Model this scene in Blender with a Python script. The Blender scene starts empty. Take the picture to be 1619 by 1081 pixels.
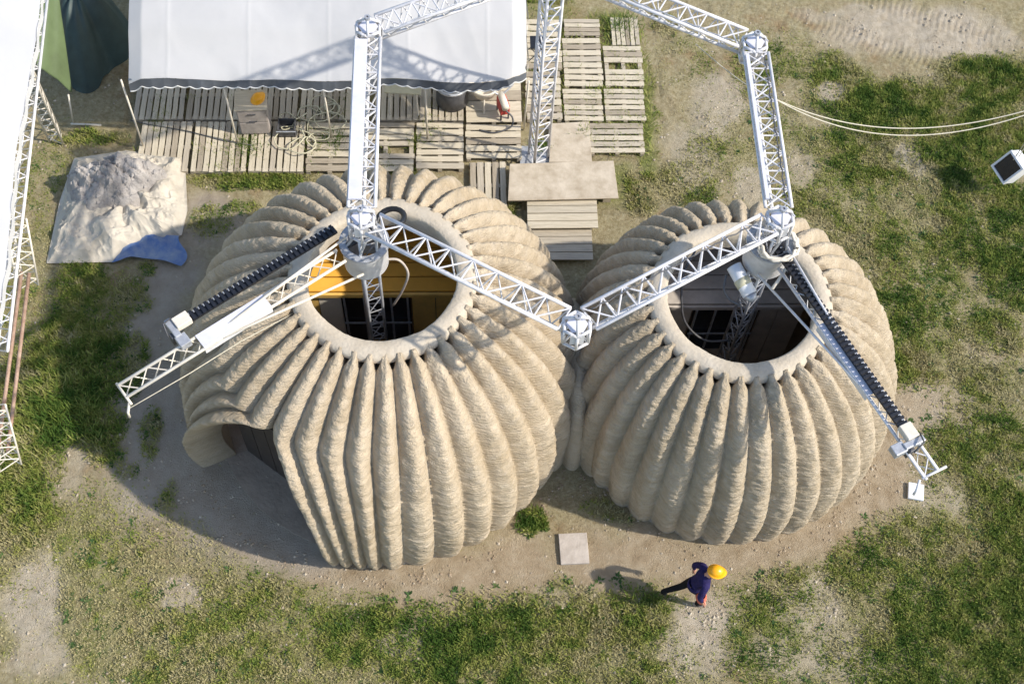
import bpy, math, random
import numpy as np
from mathutils import Vector, Matrix
random.seed(7)
RNG = np.random.default_rng(11)
R = math.radians
scene = bpy.context.scene
col = scene.collection

# ------------------------------------------------------------------ camera
S = 3.6
PW, PH, PF = 1619.0, 1081.0, 1994.0
cam_pos = Vector((-0.46 * S, -3.42 * S, 5.85 * S))
pitch, yaw, roll = R(61.1), R(4.8), R(3.9)
cf = Vector((math.sin(yaw) * math.cos(pitch), math.cos(yaw) * math.cos(pitch), -math.sin(pitch)))
cr0 = Vector((math.cos(yaw), -math.sin(yaw), 0))
cu0 = cr0.cross(cf)
cr = cr0 * math.cos(roll) + cu0 * math.sin(roll)
cu = -cr0 * math.sin(roll) + cu0 * math.cos(roll)
cd = bpy.data.cameras.new('camera')
cam = bpy.data.objects.new('camera', cd)
col.objects.link(cam)
M3 = Matrix((cr, cu, -cf)).transposed()
cam.matrix_world = Matrix.Translation(cam_pos) @ M3.to_4x4()
cd.sensor_width = 36
cd.lens = 36 * PF / PW
cd.clip_end = 2000
scene.camera = cam

# ------------------------------------------------------------------ world, sun, exposure
SUN_EL, SUN_AZ = R(40.5), R(-15)          # azimuth counter-clockwise from +X
world = bpy.data.worlds.new('World'); scene.world = world; world.use_nodes = True
wn = world.node_tree.nodes; wl = world.node_tree.links
bg = wn['Background']; bg.inputs['Strength'].default_value = 0.15
sky = wn.new('ShaderNodeTexSky'); sky.sky_type = 'NISHITA'; sky.sun_disc = False
sky.sun_elevation = SUN_EL
sky.sun_rotation = R(90) - SUN_AZ
wl.new(sky.outputs[0], bg.inputs[0])
sl = bpy.data.lights.new('sun', 'SUN'); sl.energy = 3.3; sl.angle = R(1.2); sl.color = (1, 0.93, 0.82)
sun = bpy.data.objects.new('sun', sl); col.objects.link(sun)
sd = Vector((math.cos(SUN_EL) * math.cos(SUN_AZ), math.cos(SUN_EL) * math.sin(SUN_AZ), math.sin(SUN_EL)))
sun.rotation_euler = sd.to_track_quat('Z', 'Y').to_euler()
sun.location = sd * 40
scene.view_settings.view_transform = 'Standard'
scene.view_settings.look = 'None'
scene.view_settings.exposure = 0.70
scene.view_settings.gamma = 1
scene.view_settings.use_curve_mapping = False
scene.render.resolution_x, scene.render.resolution_y = 1024, 683

def at(x, y, z=0.0):
    """survey helper: where the sight line of a photograph pixel meets the level z"""
    d = cf + cr * ((x - PW / 2) / PF) - cu * ((y - PH / 2) / PF)
    t = (z - cam_pos.z) / d.z
    return cam_pos + d * t

# ------------------------------------------------------------------ noise
def _hash(ix, iy, s):
    h = (ix.astype(np.int64) * 374761393 + iy.astype(np.int64) * 668265263 + s * 1442695041) & 0xffffffff
    h = ((h ^ (h >> 13)) * 1274126177) & 0xffffffff
    return ((h ^ (h >> 16)) & 0xffff) / 65535.0
def vnoise(x, y, s=0):
    ix, iy = np.floor(x), np.floor(y)
    fx, fy = x - ix, y - iy
    fx = fx * fx * (3 - 2 * fx); fy = fy * fy * (3 - 2 * fy)
    a = _hash(ix, iy, s); b = _hash(ix + 1, iy, s); c = _hash(ix, iy + 1, s); d = _hash(ix + 1, iy + 1, s)
    return (a * (1 - fx) + b * fx) * (1 - fy) + (c * (1 - fx) + d * fx) * fy
def fbm(x, y, o=4, s=0):
    v = 0; a = 0.5; t = 0
    for i in range(o):
        v = v + a * vnoise(x * 2 ** i, y * 2 ** i, s + i * 17); t += a; a *= 0.55
    return v / t

# ------------------------------------------------------------------ materials
def mat(name, color, rough=0.8, var=0.15, scale=6.0, bump=0.0, bscale=30.0, metallic=0.0, color2=None, trans=0.0, spec=None, stretch=None):
    m = bpy.data.materials.new(name); m.use_nodes = True
    n = m.node_tree.nodes; l = m.node_tree.links
    b = n['Principled BSDF']
    b.inputs['Roughness'].default_value = rough
    b.inputs['Metallic'].default_value = metallic
    if spec is not None: b.inputs['Specular IOR Level'].default_value = spec
    tc = n.new('ShaderNodeTexCoord')
    vec = tc.outputs['Object']
    if stretch:
        mp = n.new('ShaderNodeMapping'); mp.inputs['Scale'].default_value = stretch
        l.new(vec, mp.inputs[0]); vec = mp.outputs[0]
    nz = n.new('ShaderNodeTexNoise'); nz.inputs['Scale'].default_value = scale; nz.inputs['Detail'].default_value = 6
    nz.inputs['Roughness'].default_value = 0.65
    l.new(vec, nz.inputs['Vector'])
    cr_ = n.new('ShaderNodeValToRGB')
    c2 = color2 if color2 else tuple(min(1, c * (1 + var)) for c in color)
    c1 = tuple(c * (1 - var) for c in color) if not color2 else color
    cr_.color_ramp.elements[0].position = 0.32; cr_.color_ramp.elements[0].color = (*c1, 1)
    cr_.color_ramp.elements[1].position = 0.68; cr_.color_ramp.elements[1].color = (*c2, 1)
    l.new(nz.outputs['Fac'], cr_.inputs[0]); l.new(cr_.outputs[0], b.inputs['Base Color'])
    if bump > 0:
        nb = n.new('ShaderNodeTexNoise'); nb.inputs['Scale'].default_value = bscale; nb.inputs['Detail'].default_value = 5
        l.new(vec, nb.inputs['Vector'])
        bp = n.new('ShaderNodeBump'); bp.inputs['Strength'].default_value = bump; bp.inputs['Distance'].default_value = 0.03
        l.new(nb.outputs['Fac'], bp.inputs['Height']); l.new(bp.outputs[0], b.inputs['Normal'])
    if trans > 0:
        out = n['Material Output']
        tr = n.new('ShaderNodeBsdfTranslucent'); l.new(cr_.outputs[0], tr.inputs['Color'])
        mx = n.new('ShaderNodeMixShader'); mx.inputs[0].default_value = trans
        l.new(b.outputs[0], mx.inputs[1]); l.new(tr.outputs[0], mx.inputs[2]); l.new(mx.outputs[0], out.inputs['Surface'])
    return m

M = {}
M['white_paint'] = mat('white_paint', (0.56, 0.54, 0.53), 0.45, 0.10, 7, 0.15, 60, color2=(0.70, 0.69, 0.70))
M['lilac_paint'] = mat('lilac_paint', (0.62, 0.61, 0.66), 0.45, 0.08, 5)
M['cream_paint'] = mat('cream_paint', (0.66, 0.6, 0.5), 0.45, 0.12, 6)
M['zinc'] = mat('zinc', (0.42, 0.43, 0.45), 0.4, 0.2, 12, 0.1, 40, 0.35)
M['dark_steel'] = mat('dark_steel', (0.07, 0.07, 0.075), 0.5, 0.3, 10)
M['wood_dark'] = mat('wood_dark', (0.27, 0.225, 0.165), 0.9, 0.2, 3, 0.35, 25, color2=(0.40, 0.34, 0.255), stretch=(1, 12, 12))
M['black_plastic'] = mat('black_plastic', (0.012, 0.013, 0.017), 0.4, 0.3, 20, 0.2, 60)
M['canopy'] = mat('canopy', (0.62, 0.615, 0.615), 0.6, 0.03, 0.8, 0.35, 1.6, color2=(0.66, 0.655, 0.65), trans=0.3)
M['valance'] = mat('valance', (0.10, 0.11, 0.125), 0.7, 0.15, 4)
M['valance_edge'] = mat('valance_edge', (0.62, 0.62, 0.6), 0.7, 0.08, 4)
M['wood'] = mat('wood', (0.46, 0.40, 0.29), 0.85, 0.2, 3, 0.35, 25, color2=(0.60, 0.53, 0.41), stretch=(1, 12, 12))
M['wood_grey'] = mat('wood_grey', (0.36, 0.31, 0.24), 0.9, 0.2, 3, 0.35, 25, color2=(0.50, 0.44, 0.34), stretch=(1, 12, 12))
M['plywood'] = mat('plywood', (0.36, 0.295, 0.21), 0.85, 0.15, 3.2, 0.2, 12, color2=(0.55, 0.475, 0.37))
M['cabinet'] = mat('cabinet', (0.33, 0.29, 0.26), 0.8, 0.2, 5, 0.2, 15)
M['helmet'] = mat('helmet', (0.86, 0.38, 0.008), 0.3, 0.05, 3)
M['orange_board'] = mat('orange_board', (0.86, 0.46, 0.07), 0.55, 0.12, 1.5, 0.1, 10)
M['ochre_board'] = mat('ochre_board', (0.82, 0.52, 0.14), 0.6, 0.2, 2, 0.1, 10)
M['cream_board'] = mat('cream_board', (0.80, 0.72, 0.60), 0.7, 0.1, 2)
M['brown_board'] = mat('brown_board', (0.44, 0.38, 0.32), 0.8, 0.2, 2.5, 0.2, 15)
M['brown_board_pale'] = mat('brown_board_pale', (0.56, 0.50, 0.44), 0.8, 0.2, 2.5, 0.2, 15)
M['black_glass'] = mat('black_glass', (0.006, 0.006, 0.007), 0.25, 0.2, 3)
M['door_board'] = mat('door_board', (0.05, 0.038, 0.032), 0.6, 0.25, 3, 0.2, 15)
M['earth_floor'] = mat('earth_floor', (0.30, 0.24, 0.18), 0.95, 0.2, 2, 0.4, 15)
M['clay_heap'] = mat('clay_heap', (0.20, 0.185, 0.175), 0.95, 0.3, 2.4, 0.9, 14, color2=(0.46, 0.425, 0.39))
M['tarp_beige'] = mat('tarp_beige', (0.38, 0.34, 0.275), 0.7, 0.15, 1.6, 0.45, 7, color2=(0.53, 0.48, 0.40))
M['tarp_blue'] = mat('tarp_blue', (0.03, 0.10, 0.30), 0.5, 0.3, 4, 0.4, 9, color2=(0.20, 0.25, 0.33))
M['tent_green'] = mat('tent_green', (0.10, 0.14, 0.06), 0.6, 0.2, 1.4, 0.2, 5)
M['tent_dark'] = mat('tent_dark', (0.028, 0.052, 0.05), 0.55, 0.3, 2, 0.3, 5)
M['rope'] = mat('rope', (0.50, 0.46, 0.36), 0.8, 0.15, 20)
M['hose'] = mat('hose', (0.50, 0.47, 0.33), 0.6, 0.15, 5)
M['rust'] = mat('rust', (0.27, 0.15, 0.10), 0.7, 0.3, 8, 0.3, 40, color2=(0.42, 0.30, 0.22))
M['red'] = mat('red', (0.45, 0.05, 0.04), 0.5, 0.3, 8)
M['navy'] = mat('navy', (0.022, 0.017, 0.075), 0.85, 0.25, 12, 0.5, 18, spec=0.2)
M['black_cloth'] = mat('black_cloth', (0.010, 0.009, 0.010), 0.9, 0.25, 12, 0.5, 18, spec=0.2)
M['skin'] = mat('skin', (0.50, 0.26, 0.17), 0.6, 0.1, 12)
M['coral'] = mat('coral', (0.55, 0.13, 0.08), 0.8, 0.2, 12)
M['shoe'] = mat('shoe', (0.16, 0.15, 0.15), 0.7, 0.2, 12)
M['concrete'] = mat('concrete', (0.42, 0.37, 0.32), 0.9, 0.12, 6, 0.3, 30)
M['paver'] = mat('paver', (0.36, 0.31, 0.26), 0.9, 0.08, 6, 0.3, 30, color2=(0.50, 0.44, 0.38))
M['white_plastic'] = mat('white_plastic', (0.72, 0.72, 0.73), 0.35, 0.04, 4)
M['ink'] = mat('ink', (0.42, 0.44, 0.56), 0.5, 0.05, 4)
M['clod'] = mat('clod', (0.22, 0.16, 0.10), 0.95, 0.3, 3, color2=(0.40, 0.32, 0.22))
M['pebble'] = mat('pebble', (0.28, 0.22, 0.15), 0.9, 0.3, 3, color2=(0.50, 0.44, 0.34))

def earth_material(name, ca, cb, cc):
    """raw printed earth: fine coils laid one on another, ragged where the nozzle wagged"""
    m = bpy.data.materials.new(name); m.use_nodes = True
    n = m.node_tree.nodes; l = m.node_tree.links
    b = n['Principled BSDF']; b.inputs['Roughness'].default_value = 0.95
    b.inputs['Specular IOR Level'].default_value = 0.15
    tc = n.new('ShaderNodeTexCoord')
    def noise(scale, detail=5, vec=None, rough=0.6):
        q = n.new('ShaderNodeTexNoise'); q.inputs['Scale'].default_value = scale; q.inputs['Detail'].default_value = detail
        q.inputs['Roughness'].default_value = rough
        l.new(vec if vec else tc.outputs['Object'], q.inputs['Vector']); return q
    big = noise(0.9, 4); mid = noise(5, 6); fine = noise(38, 3)
    r1 = n.new('ShaderNodeValToRGB')
    r1.color_ramp.elements[0].position = 0.34; r1.color_ramp.elements[0].color = (*ca, 1)
    r1.color_ramp.elements[1].position = 0.66; r1.color_ramp.elements[1].color = (*cb, 1)
    l.new(big.outputs['Fac'], r1.inputs[0])
    r2 = n.new('ShaderNodeMixRGB'); r2.inputs[2].default_value = (*cc, 1)
    rr = n.new('ShaderNodeMapRange'); rr.inputs[1].default_value = 0.45; rr.inputs[2].default_value = 0.72; rr.inputs[4].default_value = 0.55
    l.new(mid.outputs['Fac'], rr.inputs[0]); l.new(rr.outputs[0], r2.inputs[0]); l.new(r1.outputs[0], r2.inputs[1])
    # dried bands: each day's printing has its own tone
    sep = n.new('ShaderNodeSeparateXYZ'); l.new(tc.outputs['Object'], sep.inputs[0])
    cmb = n.new('ShaderNodeCombineXYZ')
    mz = n.new('ShaderNodeMath'); mz.operation = 'MULTIPLY'; mz.inputs[1].default_value = 1.0
    l.new(sep.outputs['Z'], mz.inputs[0]); l.new(mz.outputs[0], cmb.inputs['Z'])
    sx = n.new('ShaderNodeMath'); sx.operation = 'MULTIPLY'; sx.inputs[1].default_value = 0.05; l.new(sep.outputs['X'], sx.inputs[0]); l.new(sx.outputs[0], cmb.inputs['X'])
    sy = n.new('ShaderNodeMath'); sy.operation = 'MULTIPLY'; sy.inputs[1].default_value = 0.05; l.new(sep.outputs['Y'], sy.inputs[0]); l.new(sy.outputs[0], cmb.inputs['Y'])
    band = noise(9, 4, cmb.outputs[0], 0.7)
    bm = n.new('ShaderNodeMapRange'); bm.inputs[1].default_value = 0.35; bm.inputs[2].default_value = 0.65; bm.inputs[3].default_value = 0.90; bm.inputs[4].default_value = 1.08
    l.new(band.outputs['Fac'], bm.inputs[0])
    mul = n.new('ShaderNodeVectorMath'); mul.operation = 'SCALE'
    l.new(r2.outputs[0], mul.inputs[0]); l.new(bm.outputs[0], mul.inputs['Scale']); l.new(mul.outputs[0], b.inputs['Base Color'])
    # bump: layers with wagging edges
    wv = n.new('ShaderNodeTexWave'); wv.wave_type = 'BANDS'; wv.bands_direction = 'Z'; wv.wave_profile = 'SIN'
    wv.inputs['Scale'].default_value = 7.0; wv.inputs['Distortion'].default_value = 5.0
    wv.inputs['Detail'].default_value = 3; wv.inputs['Detail Scale'].default_value = 2.2; wv.inputs['Detail Roughness'].default_value = 0.6
    l.new(tc.outputs['Object'], wv.inputs['Vector'])
    mps = n.new('ShaderNodeMapping'); mps.inputs['Scale'].default_value = (7, 7, 36); mps.inputs['Rotation'].default_value = (0.55, 0.45, 0)
    l.new(tc.outputs['Object'], mps.inputs[0])
    fuzz = noise(1.0, 4, mps.outputs[0], 0.7)
    a1 = n.new('ShaderNodeMath'); a1.operation = 'MULTIPLY_ADD'; a1.inputs[1].default_value = 1.6
    l.new(fuzz.outputs['Fac'], a1.inputs[0])
    w2 = n.new('ShaderNodeMath'); w2.operation = 'MULTIPLY'; w2.inputs[1].default_value = 0.35; l.new(wv.outputs['Fac'], w2.inputs[0])
    l.new(w2.outputs[0], a1.inputs[2])
    a2 = n.new('ShaderNodeMath'); a2.operation = 'MULTIPLY_ADD'; a2.inputs[1].default_value = 0.5
    l.new(fine.outputs['Fac'], a2.inputs[0]); l.new(a1.outputs[0], a2.inputs[2])
    bp = n.new('ShaderNodeBump'); bp.inputs['Strength'].default_value = 0.8; bp.inputs['Distance'].default_value = 0.034
    l.new(a2.outputs[0], bp.inputs['Height']); l.new(bp.outputs[0], b.inputs['Normal'])
    return m
M['earth'] = earth_material('printed_earth', (0.42, 0.335, 0.225), (0.52, 0.43, 0.31), (0.58, 0.495, 0.38))
M['earth_grey'] = earth_material('printed_earth_greyer', (0.39, 0.315, 0.215), (0.485, 0.405, 0.295), (0.55, 0.475, 0.37))
M['earth_rim'] = mat('smoothed_earth', (0.43, 0.365, 0.275), 0.95, 0.12, 3, 0.5, 18, color2=(0.53, 0.465, 0.37))

# ------------------------------------------------------------------ mesh builder
def set_props(o, label=None, cat=None, group=None, kind=None):
    if label: o['label'] = label
    if cat: o['category'] = cat
    if group: o['group'] = group
    if kind: o['kind'] = kind
    return o
def empty(name, loc=(0, 0, 0), rz=0.0):
    o = bpy.data.objects.new(name, None); col.objects.link(o)
    o.location = loc; o.rotation_euler = (0, 0, rz); o.empty_display_size = 0.2
    return o
class MB:
    def __init__(s): s.v = []; s.f = []
    def box(s, c, d, m=None, taper=0):
        x, y, z = d[0] / 2, d[1] / 2, d[2] / 2
        b = len(s.v)
        for sz in (-1, 1):
            k = 1 - taper * (sz > 0)
            for sx, sy in ((-1, -1), (1, -1), (1, 1), (-1, 1)):
                p = Vector((sx * x * k, sy * y * k, sz * z))
                if m: p = m @ p
                s.v.append((p.x + c[0], p.y + c[1], p.z + c[2]))
        for q in ((3, 2, 1, 0), (4, 5, 6, 7), (0, 1, 5, 4), (1, 2, 6, 5), (2, 3, 7, 6), (3, 0, 4, 7)):
            s.f.append(tuple(b + i for i in q))
        return s
    def tube(s, pts, r, n=8, cap=True):
        pts = [Vector(p) for p in pts]
        rs = r if isinstance(r, (list, tuple)) else [r] * len(pts)
        b = len(s.v)
        up = None
        for i, p in enumerate(pts):
            t = (pts[min(i + 1, len(pts) - 1)] - pts[max(i - 1, 0)])
            t = t.normalized() if t.length > 1e-9 else Vector((0, 0, 1))
            if up is None: up = t.orthogonal().normalized()
            up = (up - t * up.dot(t))
            up = up.normalized() if up.length > 1e-6 else t.orthogonal().normalized()
            sd_ = t.cross(up)
            for k in range(n):
                a = 2 * math.pi * k / n
                q = p + (up * math.cos(a) + sd_ * math.sin(a)) * rs[i]
                s.v.append(tuple(q))
        for i in range(len(pts) - 1):
            for k in range(n):
                a0 = b + i * n + k; a1 = b + i * n + (k + 1) % n
                s.f.append((a0, a1, a1 + n, a0 + n))
        if cap:
            s.f.append(tuple(b + k for k in reversed(range(n))))
            s.f.append(tuple(b + (len(pts) - 1) * n + k for k in range(n)))
        return s
    def lathe(s, prof, n=24, c=(0, 0, 0), closed=False):
        b = len(s.v)
        for (r_, z) in prof:
            for k in range(n):
                a = 2 * math.pi * k / n
                s.v.append((c[0] + r_ * math.cos(a), c[1] + r_ * math.sin(a), c[2] + z))
        m_ = len(prof)
        for i in range(m_ if closed else m_ - 1):
            j = (i + 1) % m_
            for k in range(n):
                k2 = (k + 1) % n
                s.f.append((b + i * n + k, b + i * n + k2, b + j * n + k2, b + j * n + k))
        return s
    def grid(s, fn, nu, nv):
        b = len(s.v)
        for j in range(nv + 1):
            for i in range(nu + 1):
                s.v.append(tuple(fn(i / nu, j / nv)))
        for j in range(nv):
            for i in range(nu):
                a = b + j * (nu + 1) + i
                s.f.append((a, a + 1, a + nu + 2, a + nu + 1))
        return s
    def mesh(s, name, m, smooth=False):
        me = bpy.data.meshes.new(name); me.from_pydata(s.v, [], s.f)
        me.materials.append(m)
        if smooth: me.polygons.foreach_set('use_smooth', [True] * len(me.polygons))
        me.update(); return me
    def build(s, name, m, parent=None, smooth=False, loc=None, rz=0):
        o = bpy.data.objects.new(name, s.mesh(name, m, smooth)); col.objects.link(o)
        if parent: o.parent = parent
        if loc is not None: o.location = loc
        o.rotation_euler[2] = rz
        return o
def link(name, me, parent=None, loc=None, rot=None, scale=None):
    o = bpy.data.objects.new(name, me); col.objects.link(o)
    if parent: o.parent = parent
    if loc is not None: o.location = loc
    if rot is not None: o.rotation_euler = rot
    if scale is not None: o.scale = scale
    return o
def bevel(o, w=0.01, seg=2):
    b = o.modifiers.new('bevel', 'BEVEL'); b.width = w; b.segments = seg; b.limit_method = 'ANGLE'
    return o
def fast_mesh(name, V, F, m, smooth=False):
    """V (n,3), F (m,k) numpy"""
    me = bpy.data.meshes.new(name)
    nv, nf, k = len(V), len(F), F.shape[1]
    me.vertices.add(nv); me.vertices.foreach_set('co', np.ascontiguousarray(V, dtype=np.float32).ravel())
    me.loops.add(nf * k); me.loops.foreach_set('vertex_index', np.ascontiguousarray(F, dtype=np.int32).ravel())
    me.polygons.add(nf)
    me.polygons.foreach_set('loop_start', np.arange(0, nf * k, k, dtype=np.int32))
    me.polygons.foreach_set('use_smooth', np.full(nf, smooth))
    me.update(calc_edges=True)
    me.materials.append(m)
    return me

# ------------------------------------------------------------------ ground cover map (world metres)
def blobs(X, Y, lst, warp=0.5, seed=0):
    """soft union of elliptic patches with ragged outlines; patches are surveyed from the photograph"""
    out = np.zeros_like(X)
    wx = X + (fbm(X * 0.9, Y * 0.9, 4, seed) - 0.5) * 2 * warp + (fbm(X * 4, Y * 4, 3, seed + 9) - 0.5) * 0.5 * warp
    wy = Y + (fbm(X * 0.9 + 31, Y * 0.9 + 7, 4, seed + 3) - 0.5) * 2 * warp + (fbm(X * 4 + 9, Y * 4, 3, seed + 5) - 0.5) * 0.5 * warp
    for (px, py, rx, ry, w) in lst:
        c = at(px, py)
        d = np.sqrt(((wx - c.x) / (rx / 88)) ** 2 + ((wy - c.y) / (ry / 70)) ** 2)
        v = np.clip((1.25 - d) / 0.5, 0, 1) * w
        out = np.maximum(out, v)
    return out
LUSH = [(215, 462, 30, 25, .8), (165, 535, 45, 35, .9), (215, 545, 28, 25, .8), (130, 630, 45, 40, .8), (190, 655, 28, 22, .7), (222, 605, 16, 25, .7), (250, 430, 20, 14, .6), (140, 690, 40, 22, .8), (200, 740, 20, 14, .6), (1380, 250, 80, 40, .7), (1550, 290, 80, 50, .8), (1600, 430, 50, 60, .8), (1520, 370, 60, 50, .6), (1400, 440, 50, 40, .5), (1570, 520, 50, 40, .7), (1540, 740, 50, 40, .6), (1360, 900, 50, 40, .6), (1590, 960, 60, 80, .9), (1450, 1050, 120, 40, .8), (1180, 960, 30, 20, .5), (700, 1040, 120, 40, .7), (880, 1010, 70, 40, .8), (1330, 120, 60, 40, .8), (1420, 175, 130, 60, 1), (1560, 130, 90, 55, 1), (1580, 210, 90, 60, .9), (1500, 240, 70, 40, .8), (1350, 210, 60, 30, .6),
        (1600, 330, 60, 60, .7), (1455, 575, 42, 40, .95), (1440, 500, 40, 50, .6), (1560, 620, 50, 60, .55), (1500, 680, 70, 50, .65), (1590, 700, 50, 60, .7),
        (1590, 850, 50, 90, .9), (1500, 880, 60, 50, .65), (1400, 850, 60, 40, .5), (1240, 920, 55, 35, .95), (1520, 1000, 120, 70, .8), (1440, 970, 40, 40, .8),
        (980, 965, 90, 38, .95), (900, 950, 60, 30, .7), (750, 980, 110, 50, .9), (640, 985, 90, 40, .8), (560, 1030, 60, 40, .6), (470, 990, 70, 40, .45), (800, 1060, 160, 40, .6),
        (1000, 1060, 120, 30, .5), (1200, 1050, 60, 30, .5), (300, 970, 100, 60, .45), (250, 860, 90, 50, .4), (430, 940, 60, 30, .6), (350, 1060, 120, 40, .45),
        (965, 290, 70, 45, .9), (1032, 200, 20, 110, .95), (1090, 290, 60, 40, .5), (1120, 240, 40, 40, .45), (965, 30, 40, 25, .8), (870, 10, 60, 30, .6), (920, 110, 30, 30, .4),
        (1060, 40, 30, 30, .4), (1200, 100, 60, 60, .4), (1290, 340, 60, 50, .5), (1380, 380, 60, 50, .5),
        (400, 285, 110, 18, 1), (640, 262, 60, 8, .6), (30, 720, 65, 120, 1), (45, 820, 50, 40, .9), (20, 620, 40, 60, .9), (20, 900, 40, 50, .5),
        (845, 822, 22, 14, 1), (830, 840, 14, 10, 1), (820, 330, 12, 20, .9), (860, 80, 30, 80, .3), (130, 460, 50, 60, .8), (100, 560, 60, 90, .85), (190, 500, 30, 40, .75), (180, 590, 50, 45, .75), (230, 480, 20, 20, .6),
        (240, 690, 14, 40, .7), (265, 790, 14, 14, .7), (170, 700, 30, 30, .7), (330, 345, 40, 25, .4), (380, 330, 40, 12, .5), (150, 215, 60, 15, .8), (960, 800, 30, 12, .4), (985, 810, 25, 10, .5)]
THIN = [(1350, 470, 120, 110, .9), (1560, 420, 110, 150, 1), (1560, 780, 120, 150, 1), (1300, 200, 110, 90, .7), (1500, 960, 170, 120, 1), (850, 1020, 260, 80, 1), (450, 1020, 260, 90, .95), (250, 900, 160, 90, .9), (1230, 960, 90, 60, .8), (1050, 1050, 100, 40, .7), (1450, 420, 220, 140, .7), (1560, 500, 100, 200, .8), (1500, 780, 160, 160, .7), (1300, 300, 90, 140, .6), (1250, 160, 100, 120, .5), (700, 1040, 420, 100, .85), (250, 920, 220, 130, .8),
        (1150, 230, 90, 80, .35), (1400, 1010, 200, 90, .8), (1050, 1000, 140, 60, .6), (90, 970, 90, 140, .5), (330, 840, 60, 40, .5), (120, 1060, 80, 30, .4), (900, 60, 60, 60, .4), (1080, 100, 60, 60, .3), (60, 360, 60, 160, .5), (1460, 300, 160, 60, .85)]
BARE = [(1450, 50, 170, 50, 1), (1340, 20, 80, 20, .7), (1560, 60, 60, 30, .8), (1130, 165, 55, 60, .8), (1090, 240, 45, 60, .6), (1180, 290, 30, 40, .7), (1470, 640, 45, 35, .9), (1430, 720, 40, 30, .5), (60, 960, 45, 70, .95), (60, 1040, 50, 30, .7),
        (285, 940, 25, 28, .9), (240, 775, 40, 40, .4), (110, 720, 40, 60, .6), (1120, 985, 45, 40, 1), (1110, 1030, 60, 35, .8), (1290, 960, 50, 45, .7), (1330, 1030, 60, 40, .6), (1250, 1040, 40, 25, .5), (1530, 650, 30, 30, .5), (960, 920, 40, 16, .5), (640, 1010, 30, 20, .6),
        (1480, 780, 60, 30, .6), (1330, 150, 28, 22, .9), (1435, 255, 25, 28, .8), (1570, 560, 45, 30, .4), (1260, 260, 30, 30, .6), (880, 930, 30, 14, .5), (1400, 770, 40, 30, .8)]
APRON = [(330, 350, 60, 45, 1), (270, 420, 55, 60, 1), (245, 520, 55, 80, 1), (235, 630, 65, 80, 1), (270, 730, 100, 90, 1), (370, 810, 120, 70, 1), (470, 860, 90, 45, 1), (360, 700, 90, 90, 1)]
def seg_dist(X, Y, pts):
    d = np.full_like(X, 1e9)
    for (a, b) in zip(pts[:-1], pts[1:]):
        ax, ay = a.x, a.y; bx, by = b.x - a.x, b.y - a.y
        t = np.clip(((X - ax) * bx + (Y - ay) * by) / (bx * bx + by * by), 0, 1)
        d = np.minimum(d, np.hypot(X - ax - t * bx, Y - ay - t * by))
    return d
PATH_PTS = [at(*p) for p in ((230, 480), (215, 600), (270, 760), (420, 850), (600, 905), (860, 890), (1150, 885), (1330, 820), (1400, 740), (1440, 640))]
def cover(X, Y):
    lush = blobs(X, Y, LUSH, 0.33, 1)
    thin = blobs(X, Y, THIN, 0.7, 5)
    bare = blobs(X, Y, BARE, 0.35, 11)
    out = np.clip((np.maximum(np.abs(X) - 11.0, np.abs(Y - 0.0) - 8.5)) / 3, 0, 1)     # beyond the survey: thin meadow
    n1 = fbm(X * 1.3, Y * 1.3, 5, 21); n2 = fbm(X * 6, Y * 6, 3, 44)
    gapp = np.clip((fbm(X * 3.1 + 40, Y * 3.1, 4, 77) - 0.34) * 6, 0, 1)
    green = np.maximum(lush * (0.75 + 0.7 * (n2 - 0.3)) * (0.6 + 0.4 * gapp), thin * np.clip((n1 - 0.27) * 4.2, 0, 1) * np.clip((n2 - 0.18) * 2.4, 0.35, 1))
    green = np.maximum(green, out * np.clip((n1 - 0.35) * 3, 0, 1))
    # the trodden earth round the domes
    path = np.clip(1.25 - seg_dist(X, Y, PATH_PTS) / 0.75 + (n1 - 0.5) * 1.3, 0, 1)
    c1 = np.hypot((X + 3.12), (Y + 1.75)) < 3.5; c2 = np.hypot((X - 3.1), (Y + 1.95)) < 2.9
    yard = np.clip(1.4 - np.hypot((X + 6.2) / 1.9, (Y + 2.4) / 2.7) + (n1 - 0.5) * 1.1, 0, 1)
    p = np.maximum(path, yard)
    small = blobs(X, Y, [b for b in LUSH if b[2] <= 60 and (b[0] < 280 or 800 < b[0] < 990) and 300 < b[1] < 860], 0.3, 1)
    green = green * (1 - np.clip(p * 1.2, 0, 1) * (1 - np.clip(small, 0, 1) * 0.9))
    green = green * (1 - 0.92 * bare)
    green = np.where(c1 | c2, 0, green)
    green = np.clip(green, 0, 1)
    return green, lush, thin, np.clip(bare, 0, 1), np.clip(p, 0, 1)

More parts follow.
